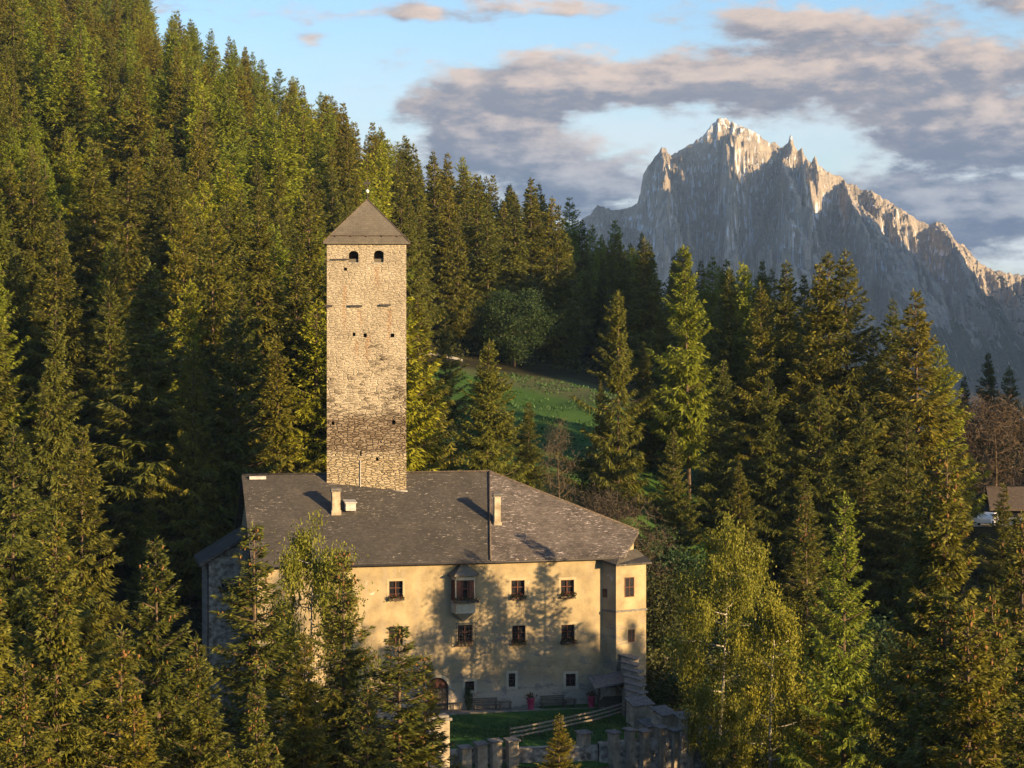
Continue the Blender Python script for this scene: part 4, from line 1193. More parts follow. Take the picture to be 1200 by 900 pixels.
bk = MB(); bo, bi = [(-11, -12), (12, -12), (12, 11), (-11, 11)], [(-6.2, -5.2), (7.2, -5.2), (7.2, 6.2), (-6.2, 6.2)]
for k in range(4): bk.quad((*bo[k], -8), (*bo[(k + 1) % 4], -8), (*bi[(k + 1) % 4], -.13), (*bi[k], -.13))
bk.quad(*[(*p, -.13) for p in bi])
bkm = bk.build('terrain', M['floor']); bkm.location = pdm.location; tag(bkm, kind='structure')
# ------------------------------------------------------------------ trees: every kind is modelled at 25 m height, roots at z = 0
def unit(v): return v / (np.linalg.norm(v, axis=-1, keepdims=True) + 1e-9)


def conifer(seed, R=3.6, nb=230, dens=11.0, kl=.62, kw=.15, z0=.08, shape=.85, droop=1.0, up=.35, hang=.55, thin=1.0, gap=0.0, H=25.0, ragged=.25, cones=0):
    """spruce or larch: whorled boughs with side twigs and hanging sprays. Returns crown vertices/faces, trunk MB, cone vertices/faces"""
    r = np.random.default_rng(seed)
    zs = np.sort(z0 + (0.985 - z0) * r.random(nb) ** 1.12)
    zs = np.round(zs * 46) / 46 + r.normal(0, .004, nb)
    Ps, Ds, Ls, Ws, Ns = [], [], [], [], []
    cp = []
    tk = MB(); lean = r.normal(0, .006, 2)
    side_bias = r.uniform(0, 2 * np.pi)
    for t in zs:
        if gap and r.random() < gap * np.exp(-((t - .45) / .3) ** 2): continue
        Lb = R * (min(1.0, (1 - t) * 1.12) ** shape) * (1 + r.normal(0, ragged) * min(1, .4 + (1 - t) * 2)) * (1 + .12 * np.sin(t * 31 + seed)) + .18
        if t < z0 + .12: Lb *= .55 + .45 * (t - z0) / .12
        Lb = max(Lb, .22)
        a = r.uniform(0, 2 * np.pi)
        Lb *= 1 + .15 * np.cos(a - side_bias)
        ca, sa = np.cos(a), np.sin(a)
        e0 = (-.38 * droop) * (1 - t) + .55 * t ** 2 + r.normal(0, .08)
        e1 = up * (1 - .5 * t) + r.normal(0, .05)
        n = int(max(5, Lb * dens * thin)); s = r.random(n) ** .75
        rad = Lb * s; zz = H * t + Lb * (e0 * s + e1 * s * s)
        wid = (.30 * Lb * (1 - s) + .16) * r.uniform(-1, 1, n)
        P = np.stack([ca * rad - sa * wid, sa * rad + ca * wid, zz - np.abs(wid) * .25], 1)
        lat = np.sign(wid) * r.uniform(.2, 1.0, n)
        dn = -hang * r.uniform(.2, 1.6, n) * (.35 + .65 * (1 - t)) + .25 * t
        al = r.uniform(.35, 1.0, n)
        D = np.stack([ca * al - sa * lat, sa * al + ca * lat, dn], 1) + r.normal(0, .18, (n, 3))
        Ps.append(P); Ds.append(unit(D)); k = (.38 + .72 * min(1, (1 - t) * 1.5)) * r.uniform(.6, 1.3, n)
        Ns.append(np.stack([ca * .8 - sa * lat * .5, sa * .8 + ca * lat * .5, np.full(n, .75)], 1))
        Ls.append(kl * k); Ws.append(kw * r.uniform(.7, 1.3, n))
        # the bough's own tip
        Ps.append(np.array([[ca * Lb * .93, sa * Lb * .93, H * t + Lb * .93 * (e0 + e1 * .93)]])); Ds.append(unit(np.array([[ca, sa, e0 + 1.6 * e1]]))); Ls.append(np.array([kl * (.4 + .5 * (1 - t))])); Ws.append(np.array([kw])); Ns.append(np.array([[0, 0, 1.]]))
        if cones and t > .45 and r.random() < cones:
            m_ = r.integers(1, 4)
            sc = r.uniform(.6, 1.0, m_)
            cp.append(np.stack([ca * Lb * sc + r.normal(0, .12, m_), sa * Lb * sc + r.normal(0, .12, m_), H * t + Lb * (e0 * sc + e1 * sc * sc) - .05], 1))
        if r.random() < .5 and dens > 10:
            tk.tube([(0, 0, H * t), (ca * Lb * .5, sa * Lb * .5, H * t + Lb * (e0 * .5 + e1 * .25)), (ca * Lb * .85, sa * Lb * .85, H * t + Lb * (e0 * .85 + e1 * .72))], [.045, .03, .012], 3, False)
    n = 14; Ps.append(np.stack([r.normal(0, .05, n), r.normal(0, .05, n), H * (.955 + .04 * r.random(n))], 1)); Ds.append(unit(np.stack([r.normal(0, .3, n), r.normal(0, .3, n), np.ones(n)], 1))); Ls.append(np.full(n, kl * .7)); Ws.append(np.full(n, kw * .7)); Ns.append(r.normal(size=(n, 3)))
    V, Fq = kites(np.concatenate(Ps), np.concatenate(Ds), np.concatenate(Ls), np.concatenate(Ws), r, np.concatenate(Ns), .55)
    tr = .24
    tk.tube([(0, 0, -1.5), (0, 0, H * .25), (0, 0, H * .6), (0, 0, H * .97)], [tr, tr * .8, tr * .48, .03], 7)
    cones_m = None
    if cp:
        C_ = np.concatenate(cp); mbc = MB()
        for c in C_: mbc.lathe([(.02, 0), (.05, -.05), (.045, -.13), (.012, -.20)], 5, tuple(c))
        cones_m = mbc
    return V, Fq, tk, cones_m


def broadleaf(seed, H=16.0, R=3.4, n_limb=15, leaf=.26, nl=90, weep=0.0, trunk_r=.17, base=.18, top=.96, fork=.0, spread=1.0, clump=.55, lean=.02, lw=.55):
    """deciduous tree: bent trunk, forking limbs, leaf clusters along the outer twigs (weep > 0: hanging strands)"""
    r = np.random.default_rng(seed); tk = MB()
    lx, ly = r.normal(0, lean, 2)
    tpt_ = lambda t: np.array([H * (lx * t + .012 * math.sin(5 * t + seed)), H * (ly * t + .012 * math.cos(4 * t + seed)), H * t])
    tk.tube([tuple(tpt_(t)) for t in (-.05, .1, .25, .45, .65, .82, .95)], [trunk_r * k for k in (1.25, 1, .9, .7, .45, .25, .08)], 8)
    Ps, Ds, Ls, Ws = [], [], [], []

    def leaves(c, rad, n, dirv):
        P = c + r.normal(size=(n, 3)) * rad * np.array([1, 1, .75])
        D = unit(r.normal(size=(n, 3)) + np.asarray(dirv) + np.array([0, 0, -.35 - weep]))
        Ps.append(P); Ds.append(D); Ls.append(leaf * r.uniform(.6, 1.35, n)); Ws.append(leaf * lw * r.uniform(.7, 1.3, n))

    for k in range(n_limb):
        t = base + (top - base) * ((k + r.random()) / n_limb)
        p = tpt_(t); a = k * 2.4 + r.normal(0, .5)
        prof = math.sin(math.pi * min(.98, (t - base * .6) / (1.04 - base * .6))) ** .7
        L = R * spread * prof * r.uniform(.7, 1.25)
        e = .75 * (1 - .3 * t) + r.normal(0, .15)
        q = [p + L * s * np.array([math.cos(a + .5 * s), math.sin(a + .5 * s), e * s * (1 - (.35 + .5 * weep) * s)]) for s in (0, .3, .6, 1.0)]
        rr = trunk_r * .42 * (1 - .6 * t)
        tk.tube([tuple(x_) for x_ in q], [rr, rr * .7, rr * .4, rr * .12], 5, False)
        for j in range(5):
            s = .3 + .7 * (j + r.random()) / 5; b0 = q[0] * 0 + p + L * s * np.array([math.cos(a + .5 * s), math.sin(a + .5 * s), e * s * (1 - (.35 + .5 * weep) * s)])
            a2 = a + r.choice([-1, 1]) * r.uniform(.4, 1.3); l2 = L * .42 * (1.2 - .6 * s) * r.uniform(.6, 1.3)
            b1 = b0 + l2 * np.array([math.cos(a2), math.sin(a2), r.uniform(-.1, .55) - .3 * weep])
            tk.tube([tuple(b0), tuple((b0 + b1) / 2 + (0, 0, .06)), tuple(b1)], [rr * .35, rr * .2, rr * .06], 4, False)
            m_ = int(nl * r.uniform(.25, 1.2) * (.5 if weep else 1))
            leaves(b1, clump * r.uniform(.6, 1.2), m_, (math.cos(a2) * .3, math.sin(a2) * .3, 0))
            leaves((b0 + b1) / 2, clump * .7, m_ // 2, (0, 0, 0))
            if weep:
                for _ in range(int(10 * weep + 2)):
                    c0_ = b0 + (b1 - b0) * r.uniform(.3, 1.1) + r.normal(0, .2, 3)
                    ln = r.uniform(.8, 2.6) * weep; n = int(ln * 17)
                    u_ = r.random(n)
                    P = c0_ + np.stack([r.normal(0, .07, n), r.normal(0, .07, n), -u_ * ln], 1)
                    Ps.append(P); Ds.append(unit(r.normal(size=(n, 3)) * .6 + (0, 0, -1.))); Ls.append(leaf * r.uniform(.7, 1.3, n)); Ws.append(leaf * .5 * r.uniform(.7, 1.3, n))
    for t in np.linspace(max(base, .35), .98, 16):
        leaves(tpt_(t) + r.normal(0, .25, 3), clump * (1.15 - .6 * t), int(nl * .6), (0, 0, 0))
    V, Fq = kites(np.concatenate(Ps), np.concatenate(Ds), np.concatenate(Ls), np.concatenate(Ws), r)
    return V, Fq, tk, None


LIB = {}


def reg(key, H, res, leafmat, barkmat):
    V, Fq, tk, cn = res
    crown = np_mesh(key + '_crown', V, Fq, M[leafmat])
    tm_ = bpy.data.meshes.new(key + '_trunk'); tm_.from_pydata(tk.v, [], tk.f); tm_.materials.append(M[barkmat]); tm_.update()
    cm = None
    if cn is not None:
        cm = bpy.data.meshes.new(key + '_cones'); cm.from_pydata(cn.v, [], cn.f); cm.materials.append(M['cone']); cm.update()
    LIB.setdefault(key.split('#')[0], []).append((H, crown, tm_, cm, (V, Fq)))


for k in range(4):    # near spruces, fine sprays, cones
    reg('spruce_near#%d' % k, 25, conifer(100 + k, R=(3.8, 4.3, 3.6, 4.5)[k], shape=1.0, nb=430, dens=62, kl=.50, kw=.092, ragged=.26, hang=.95, up=.5, cones=.30, gap=.10), 'spruce', 'bark')
for k in range(4):    # middle distance
    reg('spruce_mid#%d' % k, 25, conifer(200 + k, R=(4.1, 4.6, 3.8, 4.4)[k], shape=.95, nb=360, dens=42, kl=.62, kw=.13, ragged=.27, hang=.9, up=.4, gap=.08), 'spruce', 'bark')
for k in range(4):
    reg('spruce_far#%d' % k, 25, conifer(300 + k, R=(3.8, 4.3, 3.5, 4.1)[k], shape=.95, nb=290, dens=22, kl=.80, kw=.20, ragged=.28, hang=.8), 'spruce', 'bark')
reg('spruce_ragged#0', 25, conifer(401, R=3.7, nb=320, dens=42, kl=.70, kw=.14, ragged=.5, hang=1.2, up=.5, gap=.5), 'spruce', 'bark')
reg('spruce_ragged#1', 25, conifer(402, R=3.3, nb=320, dens=38, kl=.70, kw=.14, ragged=.45, hang=1.0, up=.5, gap=.4), 'spruce', 'bark')
reg('spruce_slim#0', 25, conifer(411, R=3.0, nb=360, dens=48, kl=.52, kw=.11, ragged=.38, hang=.8, up=.55, gap=.35, cones=.45), 'spruce', 'bark')
reg('spruce_slim#1', 25, conifer(412, R=2.7, nb=340, dens=48, kl=.52, kw=.11, ragged=.35, hang=.8, up=.55, gap=.25, cones=.4), 'spruce', 'bark')
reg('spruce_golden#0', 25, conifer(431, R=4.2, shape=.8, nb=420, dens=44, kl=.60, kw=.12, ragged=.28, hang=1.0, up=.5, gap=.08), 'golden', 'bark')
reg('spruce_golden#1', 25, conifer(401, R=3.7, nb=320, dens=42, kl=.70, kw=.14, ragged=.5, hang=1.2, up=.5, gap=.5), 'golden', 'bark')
reg('spruce_golden#2', 25, conifer(433, R=4.0, shape=1.0, nb=430, dens=60, kl=.50, kw=.095, ragged=.28, hang=.95, up=.5, gap=.1, cones=.35), 'golden', 'bark')  # sunlit gold of the front spruces is put into the needle colour
for k in range(2):
    reg('larch_near#%d' % k, 25, conifer(500 + k, R=(3.0, 3.4)[k], nb=320, dens=42, kl=.42, kw=.10, z0=.22, shape=.7, ragged=.35, droop=.7, up=.55, hang=.9, gap=.2), 'larch', 'bark')
for k in range(3):
    reg('larch_mid#%d' % k, 25, conifer(520 + k, R=(3.3, 3.9, 3.5)[k], nb=300, dens=32, kl=.62, kw=.15, z0=.15, shape=.68, ragged=.32, droop=.7, up=.5, hang=.9, gap=.15), 'larch', 'bark')
for k in range(2):
    reg('larch_far#%d' % k, 25, conifer(540 + k, R=(3.6, 4.0)[k], nb=280, dens=21, kl=.78, kw=.20, shape=.7, ragged=.3, droop=.6, up=.5), 'larch', 'bark')
reg('birch#0', 18, broadleaf(601, 18, 4.2, 24, .19, 260, .9, .17, .16, .97, lean=.03), 'birch', 'birch_bark')
reg('birch#1', 16, broadleaf(602, 16, 3.4, 20, .18, 200, .9, .15, .2, .97, lean=.05), 'birch', 'birch_bark')
reg('birch#2', 14, broadleaf(603, 14, 2.0, 12, .18, 130, 1.1, .11, .3, .97, lean=.06), 'birch', 'birch_bark')
reg('broad#0', 16, broadleaf(620, 16, 6.2, 30, .42, 170, 0, .25, .1, .97, clump=1.1), 'broad', 'bark')
reg('broad#1', 12, broadleaf(621, 12, 3.6, 20, .42, 70, 0, .18, .08, .97, clump=.9), 'broad', 'bark')
reg('bare#0', 12, broadleaf(640, 12, 4.2, 30, .75, 45, 0, .12, .08, .97, clump=.8, lw=.05), 'twig', 'bark')
reg('bare#1', 9, broadleaf(641, 9, 2.2, 22, .6, 25, 0, .09, .12, .97, clump=.5, lw=.05), 'twig', 'bark')
reg('shrub#0', 4, broadleaf(660, 4, 2.6, 16, .24, 60, 0, .06, .02, .95, clump=.5), 'olive', 'bark')
reg('shrub#1', 4, broadleaf(661, 4, 2.2, 16, .22, 60, .2, .06, .02, .95, clump=.45), 'broad', 'bark')

CAT = {'spruce': ('spruce_tree', 'spruce'), 'larch': ('larch_tree', 'larch'), 'birch': ('birch_tree', 'birch'), 'broad': ('broadleaf_tree', 'tree'), 'bare': ('bare_tree', 'bare tree'), 'shrub': ('shrub', 'shrub')}
TR = random.Random(77)


def plant(key, var, X, Y, zb, H, label, group=None, wide=1.0, rz=None):
    Hu, crown, trunk, cones, _ = LIB[key][var % len(LIB[key])]
    nm, cat = CAT[key.split('_')[0]]
    s = H / Hu
    r = empty(nm, (X, Y, zb), TR.uniform(0, 6.28) if rz is None else rz, label, cat, group)
    r.scale = (s * wide * TR.uniform(.92, 1.08), s * wide, s)
    r.rotation_euler[0] = TR.gauss(0, .016); r.rotation_euler[1] = TR.gauss(0, .016)
    link('trunk', trunk, r); link('crown', crown, r)
    if cones is not None:
        c = link('cones', cones, r); c['kind'] = 'stuff'
    return r


PLACED = []


def tree(key, var, px, py, Y, label, group=None, wide=1.0, H=None, rz=None):
    """a tree whose tip is seen at a picture position, standing on the ground at distance Y"""
    X = (px - 600) / F_PX * Y; zt = CAM_Z - (py - HOR) / F_PX * Y
    zb = gz(X, Y) - .25
    h_ = zt - zb
    if h_ < 5 or h_ > 42: print('TREE HEIGHT', key, px, py, Y, round(h_, 1))
    PLACED.append((X, Y, h_))
    return plant(key, var, X, Y, zb, max(h_, 3), label, group, wide, rz)


S_N, S_M, S_R, S_S = 'spruce_near', 'spruce_mid', 'spruce_ragged', 'spruce_slim'
# --- foreground, left: tops only, the trunks go on below the picture
tree(S_N, 0, 65, 598, 118, 'tall sunlit spruce with brown cones, second trunk from the left edge at the front')
tree(S_N, 1, 192, 628, 124, 'sunlit spruce with dense crown standing in front left of the grey annexe', wide=1.1)
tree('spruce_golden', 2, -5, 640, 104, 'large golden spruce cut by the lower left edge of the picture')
tree(S_N, 2, 128, 735, 110, 'small pointed spruce between two taller cone-laden spruces, lower left', wide=1.2)
tree(S_S, 0, 303, 612, 138, 'cone-laden spruce overlapping the left end of the castle roof', wide=1.35)
tree(S_S, 1, 405, 643, 140, 'slender spruce hung with brown cones in front of the castle facade', wide=1.2)
tree(S_N, 2, 352, 742, 132, 'bushy spruce with drooping boughs between the two slender cone-laden spruces', wide=1.2)
tree(S_S, 0, 468, 732, 136, 'short cone-laden spruce left of the arched castle door', wide=1.7)
tree(S_N, 0, 245, 742, 118, 'dark green spruce low at the front below the annexe', wide=1.1)
tree('birch', 1, 352, 612, 146, 'weeping yellow-green birch behind the slender cone-laden spruces', wide=.62)
tree(S_N, 1, 432, 800, 126, 'spruce top at the bottom edge below the short cone-laden spruce', wide=1.3)
tree(S_N, 3, 300, 800, 112, 'broad spruce crown at the bottom edge left of the slender spruces', wide=1.1)
tree(S_S, 1, 503, 768, 138, 'ragged spruce partly hiding the sunlit gate pillar', wide=1.6)
tree(S_N, 2, 655, 836, 150, 'dark spruce top in front of the battlements and lawn', wide=1.7)
tree(S_N, 1, 30, 770, 96, 'spruce crown filling the lower left corner')
tree(S_N, 0, 180, 800, 104, 'spruce top at the bottom edge beneath the dense sunlit spruce', wide=1.1)
# --- left, middle ground
GL = 'tall spruces left of the tower'
for px, py, Y, v, wd, lb in ((175, 305, 205, 0, 1.25, 'towering sunlit spruce with wide skirts left of the castle annexe'),
                             (130, 330, 222, 1, 1.1, 'tall spruce just behind and left of the towering wide spruce'),
                             (60, 262, 225, 2, 1.2, 'tall spruce near the left edge halfway up the picture'),
                             (15, 495, 165, 1, 1.1, 'spruce at the left edge below the tall slope trees'),
                             (95, 500, 172, 3, 1.0, 'spruce behind the cone-laden front spruces at far left'),
                             (250, 245, 226, 1, 1.1, 'tall dark spruce standing between the towering spruce and the tower'),
                             (300, 232, 236, 0, 1.1, 'tall spruce with light boughs left of the tower'),
                             (345, 300, 214, 2, 1.15, 'spruce touching the left side of the stone tower'),
                             (278, 330, 216, 3, 1.0, 'shaded spruce behind the castle roof left end'),
                             (-20, 330, 200, 3, 1.2, 'broad spruce cut by the left edge mid height'),
                             (225, 400, 200, 1, .9, 'narrow spruce behind the grey annexe'),
                             (365, 225, 245, 1, 1.1, 'spruce whose top shows beside the tower roof'),
                             (110, 165, 270, 3, 1.25, 'broad spruce high above the towering spruce on the left'),
                             (200, 190, 275, 0, 1.1, 'spruce on the slope above the towering spruce'),
                             (20, 190, 262, 1, 1.2, 'spruce on the left edge upper slope')):
    tree(S_M, v, px, py, Y, lb, GL, wd)
# --- behind the castle roof
tree(S_M, 2, 493, 345, 224, 'dark shaded spruce right beside the stone tower', wide=1.1)
tree(S_R, 1, 523, 365, 260, 'loose dark spruce behind the one beside the tower', wide=1.0)
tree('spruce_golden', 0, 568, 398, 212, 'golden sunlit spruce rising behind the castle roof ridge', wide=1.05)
tree('broad', 0, 602, 347, 332, 'dark rounded deciduous tree at the top of the meadow', wide=1.15)
tree('broad', 1, 570, 375, 336, 'small rounded deciduous tree left of the big one on the meadow', wide=1.1)
tree(S_M, 0, 618, 470, 220, 'short dark spruce just right of the golden spruce', wide=1.3)
tree('bare', 1, 655, 497, 216, 'thin leafless young tree in front of the green meadow', wide=.6)
tree('bare', 0, 712, 580, 205, 'leafless brown bush behind the right end of the castle roof', wide=.8, H=6)
tree('bare', 1, 745, 590, 204, 'thin bare tree by the roof tip of the castle')
# --- the belt of tall trees right of the meadow
tree('spruce_golden', 1, 724, 340, 222, 'ragged tall spruce with curtains of hanging sunlit boughs right of the meadow', wide=.9)
tree('larch_mid', 0, 808, 288, 238, 'tall pale green larch rising above the dark belt', wide=1.0)
tree('larch_mid', 1, 872, 306, 250, 'larch top just right of the tall pale larch', wide=.8)
for px, py, Y, v, wd, lb in ((855, 312, 244, 0, .95, 'dark spruce between the two larch tops'), (893, 330, 240, 1, 1.0, 'first lit spruce of the tall belt right of the larches'),
                             (920, 306, 246, 2, 1.1, 'second lit spruce of the tall belt'), (948, 306, 238, 3, 1.0, 'spruce with layered boughs in the middle of the tall belt'),
                             (972, 294, 244, 0, 1.05, 'tallest spruce in the belt, under the mountain foot'), (996, 292, 236, 1, 1.1, 'tall spruce with a long bare leader at the belt centre right'),
                             (1046, 350, 246, 2, 1.0, 'lower spruce filling the gap in the tall belt'), (1078, 338, 232, 3, 1.15, 'broad dark-hearted spruce at the right end of the tall belt'),
                             (775, 360, 250, 1, 1.0, 'dark spruce left of the tall pale larch'), (752, 400, 245, 3, 1.0, 'shaded spruce between the ragged spruce and the larch'),
                             (1020, 392, 250, 1, 1.1, 'shaded spruce deep in the belt'), (704, 445, 236, 2, .9, 'dark spruce at the right rim of the meadow'),
                             (838, 420, 226, 3, 1.0, 'shaded spruce in front of the larches'), (905, 440, 222, 0, 1.0, 'dark spruce in front of the belt, centre'),
                             (960, 450, 220, 2, 1.1, 'dark spruce in front of the layered spruce'), (790, 500, 215, 1, 1.0, 'dark spruce near the castle roof tip'),
                             (1010, 470, 222, 3, 1.1, 'dark spruce at the foot of the belt right'), (870, 540, 208, 2, 1.1, 'low dark spruce behind the yellow birch'),
                             (940, 555, 206, 0, 1.1, 'low dark spruce behind the bright larch'), (1060, 480, 215, 1, 1.1, 'dark spruce behind the pair of lit front spruces')):
    tree(S_M, v, px, py, Y, lb, 'spruces of the tall belt right of the castle', wd)
tree('larch_mid', 2, 1105, 405, 238, 'light green larch behind the broad spruce at the right end of the belt', wide=1.1)
for px, py, Y, v, lb in ((1158, 412, 330, 0, 'dark spruce far right against the blue slope'), (1186, 428, 326, 1, 'second dark spruce far right near the edge'), (1130, 440, 335, 2, 'small dark spruce left of the two far right spruces'),
                         (1215, 420, 330, 3, 'dark spruce cut by the right edge far off'), (1175, 470, 300, 1, 'dark spruce behind the bare brown tree')):
    tree(S_M, v, px, py, Y, lb, 'dark spruces far right', 1.1)
tree('bare', 0, 1165, 470, 262, 'leafless brown-twigged tree at the right beside the farmhouse', wide=1.1)
# --- right foreground
tree('birch', 0, 843, 612, 164, 'yellow-green birch with weeping twigs and white trunk right of the ring wall', wide=.72)
tree('birch', 1, 905, 690, 153, 'lower rounded birch crown leaning right beside the big birch', wide=.82)
tree('larch_near', 0, 988, 577, 144, 'bright green slender larch with bare lower trunk in the right foreground', wide=.95)
tree('birch', 2, 1032, 765, 142, 'thin drooping young birch with curved stems at lower right', wide=.5)
tree(S_S, 1, 948, 577, 165, 'slim dark spruce directly left of the bright larch')
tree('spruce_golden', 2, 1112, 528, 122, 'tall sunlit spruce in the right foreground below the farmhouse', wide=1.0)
tree(S_N, 0, 1086, 562, 124, 'sunlit spruce close left of the tall right foreground spruce', wide=.95)
tree(S_N, 1, 1192, 600, 114, 'spruce at the right edge with golden boughs', wide=1.1)
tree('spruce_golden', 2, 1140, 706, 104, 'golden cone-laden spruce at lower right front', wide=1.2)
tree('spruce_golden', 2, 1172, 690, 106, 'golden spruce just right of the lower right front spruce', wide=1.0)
tree(S_N, 3, 1098, 690, 108, 'sunlit spruce left of the lower right front spruces', wide=1.1)
tree(S_N, 1, 1225, 740, 100, 'spruce cut by the right edge at the bottom', wide=1.1)
tree(S_S, 0, 960, 808, 150, 'little spruce below the bright larch', wide=1.5)
tree(S_S, 1, 862, 860, 152, 'tiny spruce tip at the bottom below the birches', wide=1.5)
tree(S_N, 2, 1174, 566, 205, 'small pointed spruce in front of the white car', wide=1.15)

# tall spruces further right that shade the castle front and the valley floor
_ct, _st, _tn = math.cos(math.radians(SUN_AZ)), math.sin(math.radians(SUN_AZ)), math.tan(math.radians(SUN_EL))
for xf, dist, zs in ((-7.5, 70, 7.8), (-5.2, 78, 8.4), (.8, 74, 9.2), (2.6, 66, 9.7), (4.4, 60, 9.5), (5.6, 70, 10.2), (7.2, 61, 9.8), (8.6, 72, 10.3), (10.2, 62, 9.6), (11.8, 74, 10.2), (13.8, 64, 9.2)):
    fx_, fy_ = to_world(xf, 0); X_, Y_ = fx_ + dist * _ct, fy_ + dist * _st; zt = zs - 2.6 + dist * _tn
    zb_ = gz(X_, Y_) - .3; PLACED.append((X_, Y_, 20)); plant(S_M, TR.randrange(4), X_, Y_, zb_, zt - zb_, 'tall spruce outside the right edge whose shade falls on the castle front', 'spruces shading the castle', 1.0)
for k_ in range(12):  # unseen row added to darken the valley floor
    X_, Y_ = 104 + 5 * (k_ % 3), 141 + k_ * 5.6; zb_ = gz(X_, Y_) - .3
    plant(S_M, k_, X_, Y_, zb_, 31, 'unseen tall spruce added outside the right edge to shade the valley floor', 'spruces added to shade the valley', 1.1)

# bushes round the castle knoll
BG = 'bushes on the bank right of the castle'
for k, (px, py, Y, v, H, lb) in enumerate(((782, 768, 186, 0, 5.5, 'dark olive bush on the bank right of the turret'), (798, 800, 182, 1, 4.5, 'green bush behind the ring wall blocks'), (770, 742, 196, 1, 5, 'leafy bush behind the corner turret'), (772, 700, 203, 0, 6, 'tall olive bush just right of the turret roof'), (792, 712, 206, 1, 6.5, 'green bush between the turret and the yellow birch'), (778, 725, 199, 0, 5.5, 'olive bush above the stepped wall'), (764, 668, 210, 1, 6, 'dark green bush behind the roof tip'),
                                           (815, 770, 190, 0, 4.5, 'olive bush in front of the plank fence'), (850, 760, 195, 1, 5, 'green bush in the shade behind the birches'), (890, 770, 190, 0, 5, 'olive bush deep behind the birch crown'),
                                           (1000, 700, 200, 1, 6, 'shaded bush behind the bright larch'), (960, 720, 195, 0, 6, 'shaded olive bush left of the larch trunk'), (1050, 720, 190, 1, 6, 'shaded bush right of the larch trunk'),
                                           (840, 880, 158, 0, 3.5, 'olive bush right of the battlements'), (1010, 830, 165, 1, 5, 'bush at the foot of the young birch'), (930, 850, 160, 0, 4.5, 'bush between birches and larch at the bottom'),
                                           (660, 640, 208, 0, 4, 'bush behind the right roof slope'), (700, 545, 226, 1, 5, 'bush under the ragged spruce'), (525, 520, 226, 1, 5, 'dark bush left of the golden spruce'), (505, 500, 235, 0, 5, 'olive bush by the shaded spruce at the tower'))):
    X = (px - 600) / F_PX * Y
    plant('shrub', v, X, Y, gz(X, Y) - .3, H, lb, BG, 1.25)
# espaliered plant on the facade
exx, ezz = fac(549, 818, -.4)
plant('shrub', 1, *to_world(exx, -.45), .1, 1.9, 'small green espalier bush against the castle wall under a ground floor window', None, .35)

# --- the forested hillside on the left: one tree at a time, thinning with distance
rh = np.random.default_rng(12)
cand = []
CR = np.array([(-80, 720), (100, 750), (250, 715), (400, 660), (540, 610), (680, 545), (800, 490), (950, 410)], float)
Yr = 200.0
while Yr < 770:
    step = 8.0 + (Yr - 200) * .0165
    X = -.30 * Yr
    while X < .145 * Yr:
        x_ = X + rh.uniform(-.35, .35) * step; y_ = Yr + rh.uniform(-.4, .4) * step
        X += step
        px = 600 + F_PX * x_ / y_
        if y_ > np.interp(px, CR[:, 0], CR[:, 1]) + 22: continue
        lx = (x_ - OX) * CU + (y_ - OY) * SU; ly = -(x_ - OX) * SU + (y_ - OY) * CU
        if -28 < lx < 20 and -30 < ly < 27: continue
        if y_ < 345 and px > 492 and px < 700: continue
        if y_ < 335 and px > 700: continue
        if y_ < 318 and px > 470: continue
        if any((x_ - a) ** 2 + (y_ - b_) ** 2 < (4.5 if y_ < 300 else 3) ** 2 for a, b_, _ in PLACED): continue
        cand.append((x_, y_, px))
    Yr += step * .80
cand.sort(key=lambda c: c[1])
ns = 0; rest = []
LARCH_Z = lambda x_, y_: perlin(np.array([x_ / 34.0]), np.array([y_ / 60.0]), 7)[0]
for x_, y_, px in cand:
    zb = gz(x_, y_) - .4
    lar = rh.random() < (.24 + .12 * (px < 330) + .75 * max(0, LARCH_Z(x_, y_))) * (1.0 if px < 480 else .35)
    H = (rh.uniform(21, 31) if rh.random() < .72 else rh.uniform(12, 20)) * (1.0 if y_ < 500 else .9)
    if px > 700: H *= .85
    sky_ = np.interp(px, [-100, 190, 215, 250, 300, 330, 400, 450, 480, 540, 600, 650, 700, 740, 800, 850, 950], [-300, -8, 8, 25, 55, 70, 108, 135, 150, 185, 208, 222, 255, 270, 285, 302, 318]) + rh.uniform(-6, 14)
    H = min(H, CAM_Z - (sky_ - HOR) / F_PX * y_ - zb)
    if H < 8: continue
    lod = 'mid' if y_ < 330 else 'far'
    zone = 'high' if y_ > 560 else ('half way up' if y_ > 330 else 'low')
    side = 'left of the tower' if px < 380 else ('behind the tower' if px < 490 else 'above the meadow')
    if zone == 'high': side = 'along the skyline' if px > 480 else 'at upper left'
    kind = 'yellow-green larch' if lar else 'dark green spruce'
    if not lar and ns >= 215: rest.append((x_, y_, zb, H)); continue
    if not lar: ns += 1
    lb = '%s on the forested hillside, %s %s' % (kind, zone, side)
    plant(('larch_' if lar else 'spruce_') + lod, int(rh.integers(0, 4)), x_, y_, zb, H, lb, '%s, %s %s' % ('hillside larches' if lar else 'hillside spruces', zone, side), rh.uniform(.80, 1.22))
print('HILL', len(cand), 'spruces', ns, 'rest', len(rest))
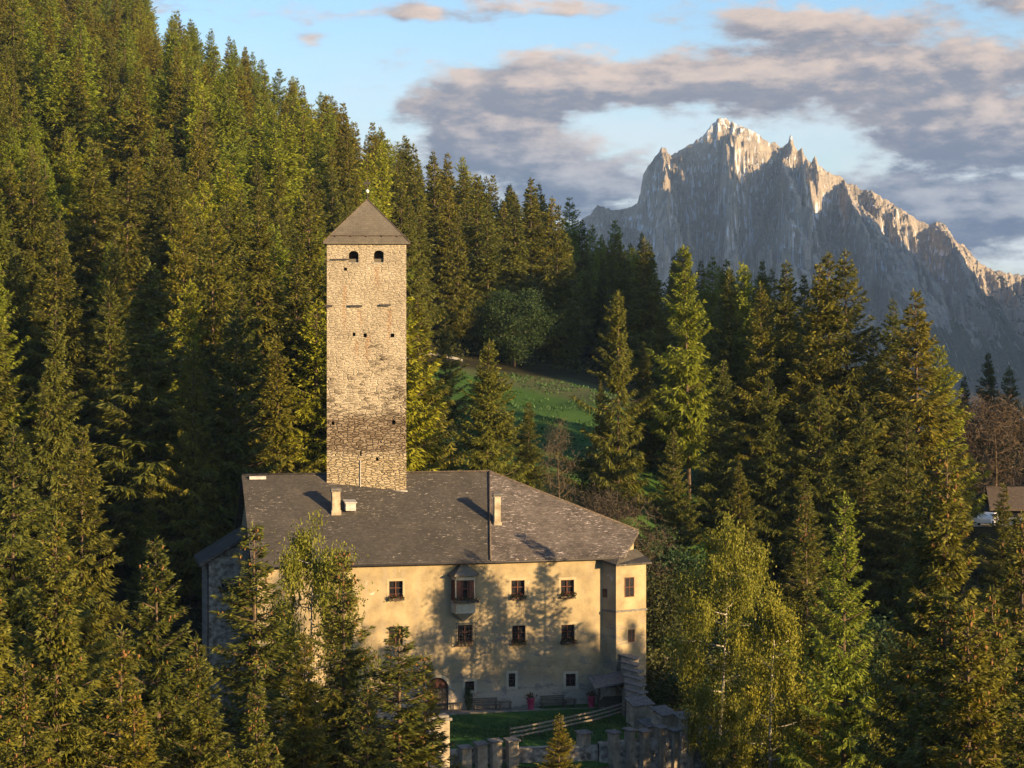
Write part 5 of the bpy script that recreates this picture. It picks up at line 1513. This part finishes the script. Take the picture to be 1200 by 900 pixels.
# spruces past the count, merged as the far wood
if rest:
    VV, FF = [], []; o_ = 0
    for x_, y_, zb, H in rest:
        V, Fq = LIB['spruce_far'][int(rh.integers(0, 4))][4]
        a = rh.uniform(0, 6.28); c, s_ = math.cos(a), math.sin(a); k = H / 25
        keep = V.reshape(-1, 4, 3)[::1].reshape(-1, 3)
        q_ = np.stack([(keep[:, 0] * c - keep[:, 1] * s_) * k * 1.1 + x_, (keep[:, 0] * s_ + keep[:, 1] * c) * k * 1.1 + y_, keep[:, 2] * k + zb], 1)
        VV.append(q_.astype(np.float32)); FF.append(np.arange(len(q_)).reshape(-1, 4) + o_); o_ += len(q_)
    tag(link('forest', np_mesh('forest', np.concatenate(VV), np.concatenate(FF), M['spruce'])), kind='stuff')

# tussocks on the meadow
nm_ = 24000; rm = np.random.default_rng(31)
Xm = 3 + 27 * rm.uniform(-1, 1, nm_); Ym = 268 + 56 * rm.uniform(-1, 1, nm_)
kp = (((Xm - 3) / 27) ** 2 + ((Ym - 268) / 56) ** 2 < 1) & (fbm(Xm / 4, Ym / 9, 3, 6) + rm.normal(0, .25, nm_) > .05)
Xm, Ym = Xm[kp], Ym[kp]
D = unit(rm.normal(size=(len(Xm), 3)) * .5 + (0, 0, 1.))
V, Fq = kites(np.stack([Xm, Ym, ground(Xm, Ym) - .03], 1), D, rm.uniform(.2, .5, len(Xm)), rm.uniform(.12, .3, len(Xm)), rm)
tag(link('meadow_grass', np_mesh('meadow_grass', V, Fq, M['grass'])), kind='stuff')

# undergrowth so that no bare soil shows between the trunks
un = 26000; ru = np.random.default_rng(21)
Yu = ru.uniform(150, 360, un); pxu = ru.uniform(-60, 1260, un); Xu = (pxu - 600) / F_PX * Yu
lx = (Xu - OX) * CU + (Yu - OY) * SU; ly = -(Xu - OX) * SU + (Yu - OY) * CU
ok = ~((lx > -24) & (lx < 16) & (ly > -17) & (ly < 22)) & ~((((Xu - 3) / 29) ** 2 + ((Yu - 264) / 66) ** 2) < 1.15)
ok &= ~((pxu > 580) & (pxu < 700) & (Yu > 203) & (Yu < 300))
ok &= ~((pxu > 520) & (pxu < 830) & (Yu < 176))
Xu, Yu = Xu[ok], Yu[ok]; cl = fbm(Xu / 6, Yu / 6, 3, 5)
Xu, Yu, cl = Xu[cl > -.1], Yu[cl > -.1], cl[cl > -.1]
n5 = 5; Xr = np.repeat(Xu, n5) + ru.normal(0, .5, len(Xu) * n5); Yr_ = np.repeat(Yu, n5) + ru.normal(0, .5, len(Xu) * n5)
Zr = ground(Xr, Yr_) + ru.uniform(0, 1.0, len(Xr)) * np.repeat(.5 + 1.3 * np.clip(cl, 0, 1), n5)
D = unit(ru.normal(size=(len(Xr), 3)) + (0, 0, .7))
V, Fq = kites(np.stack([Xr, Yr_, Zr], 1), D, ru.uniform(.5, 1.0, len(Xr)), ru.uniform(.25, .45, len(Xr)), ru)
tag(link('undergrowth', np_mesh('undergrowth', V, Fq, M['olive'])), kind='stuff')
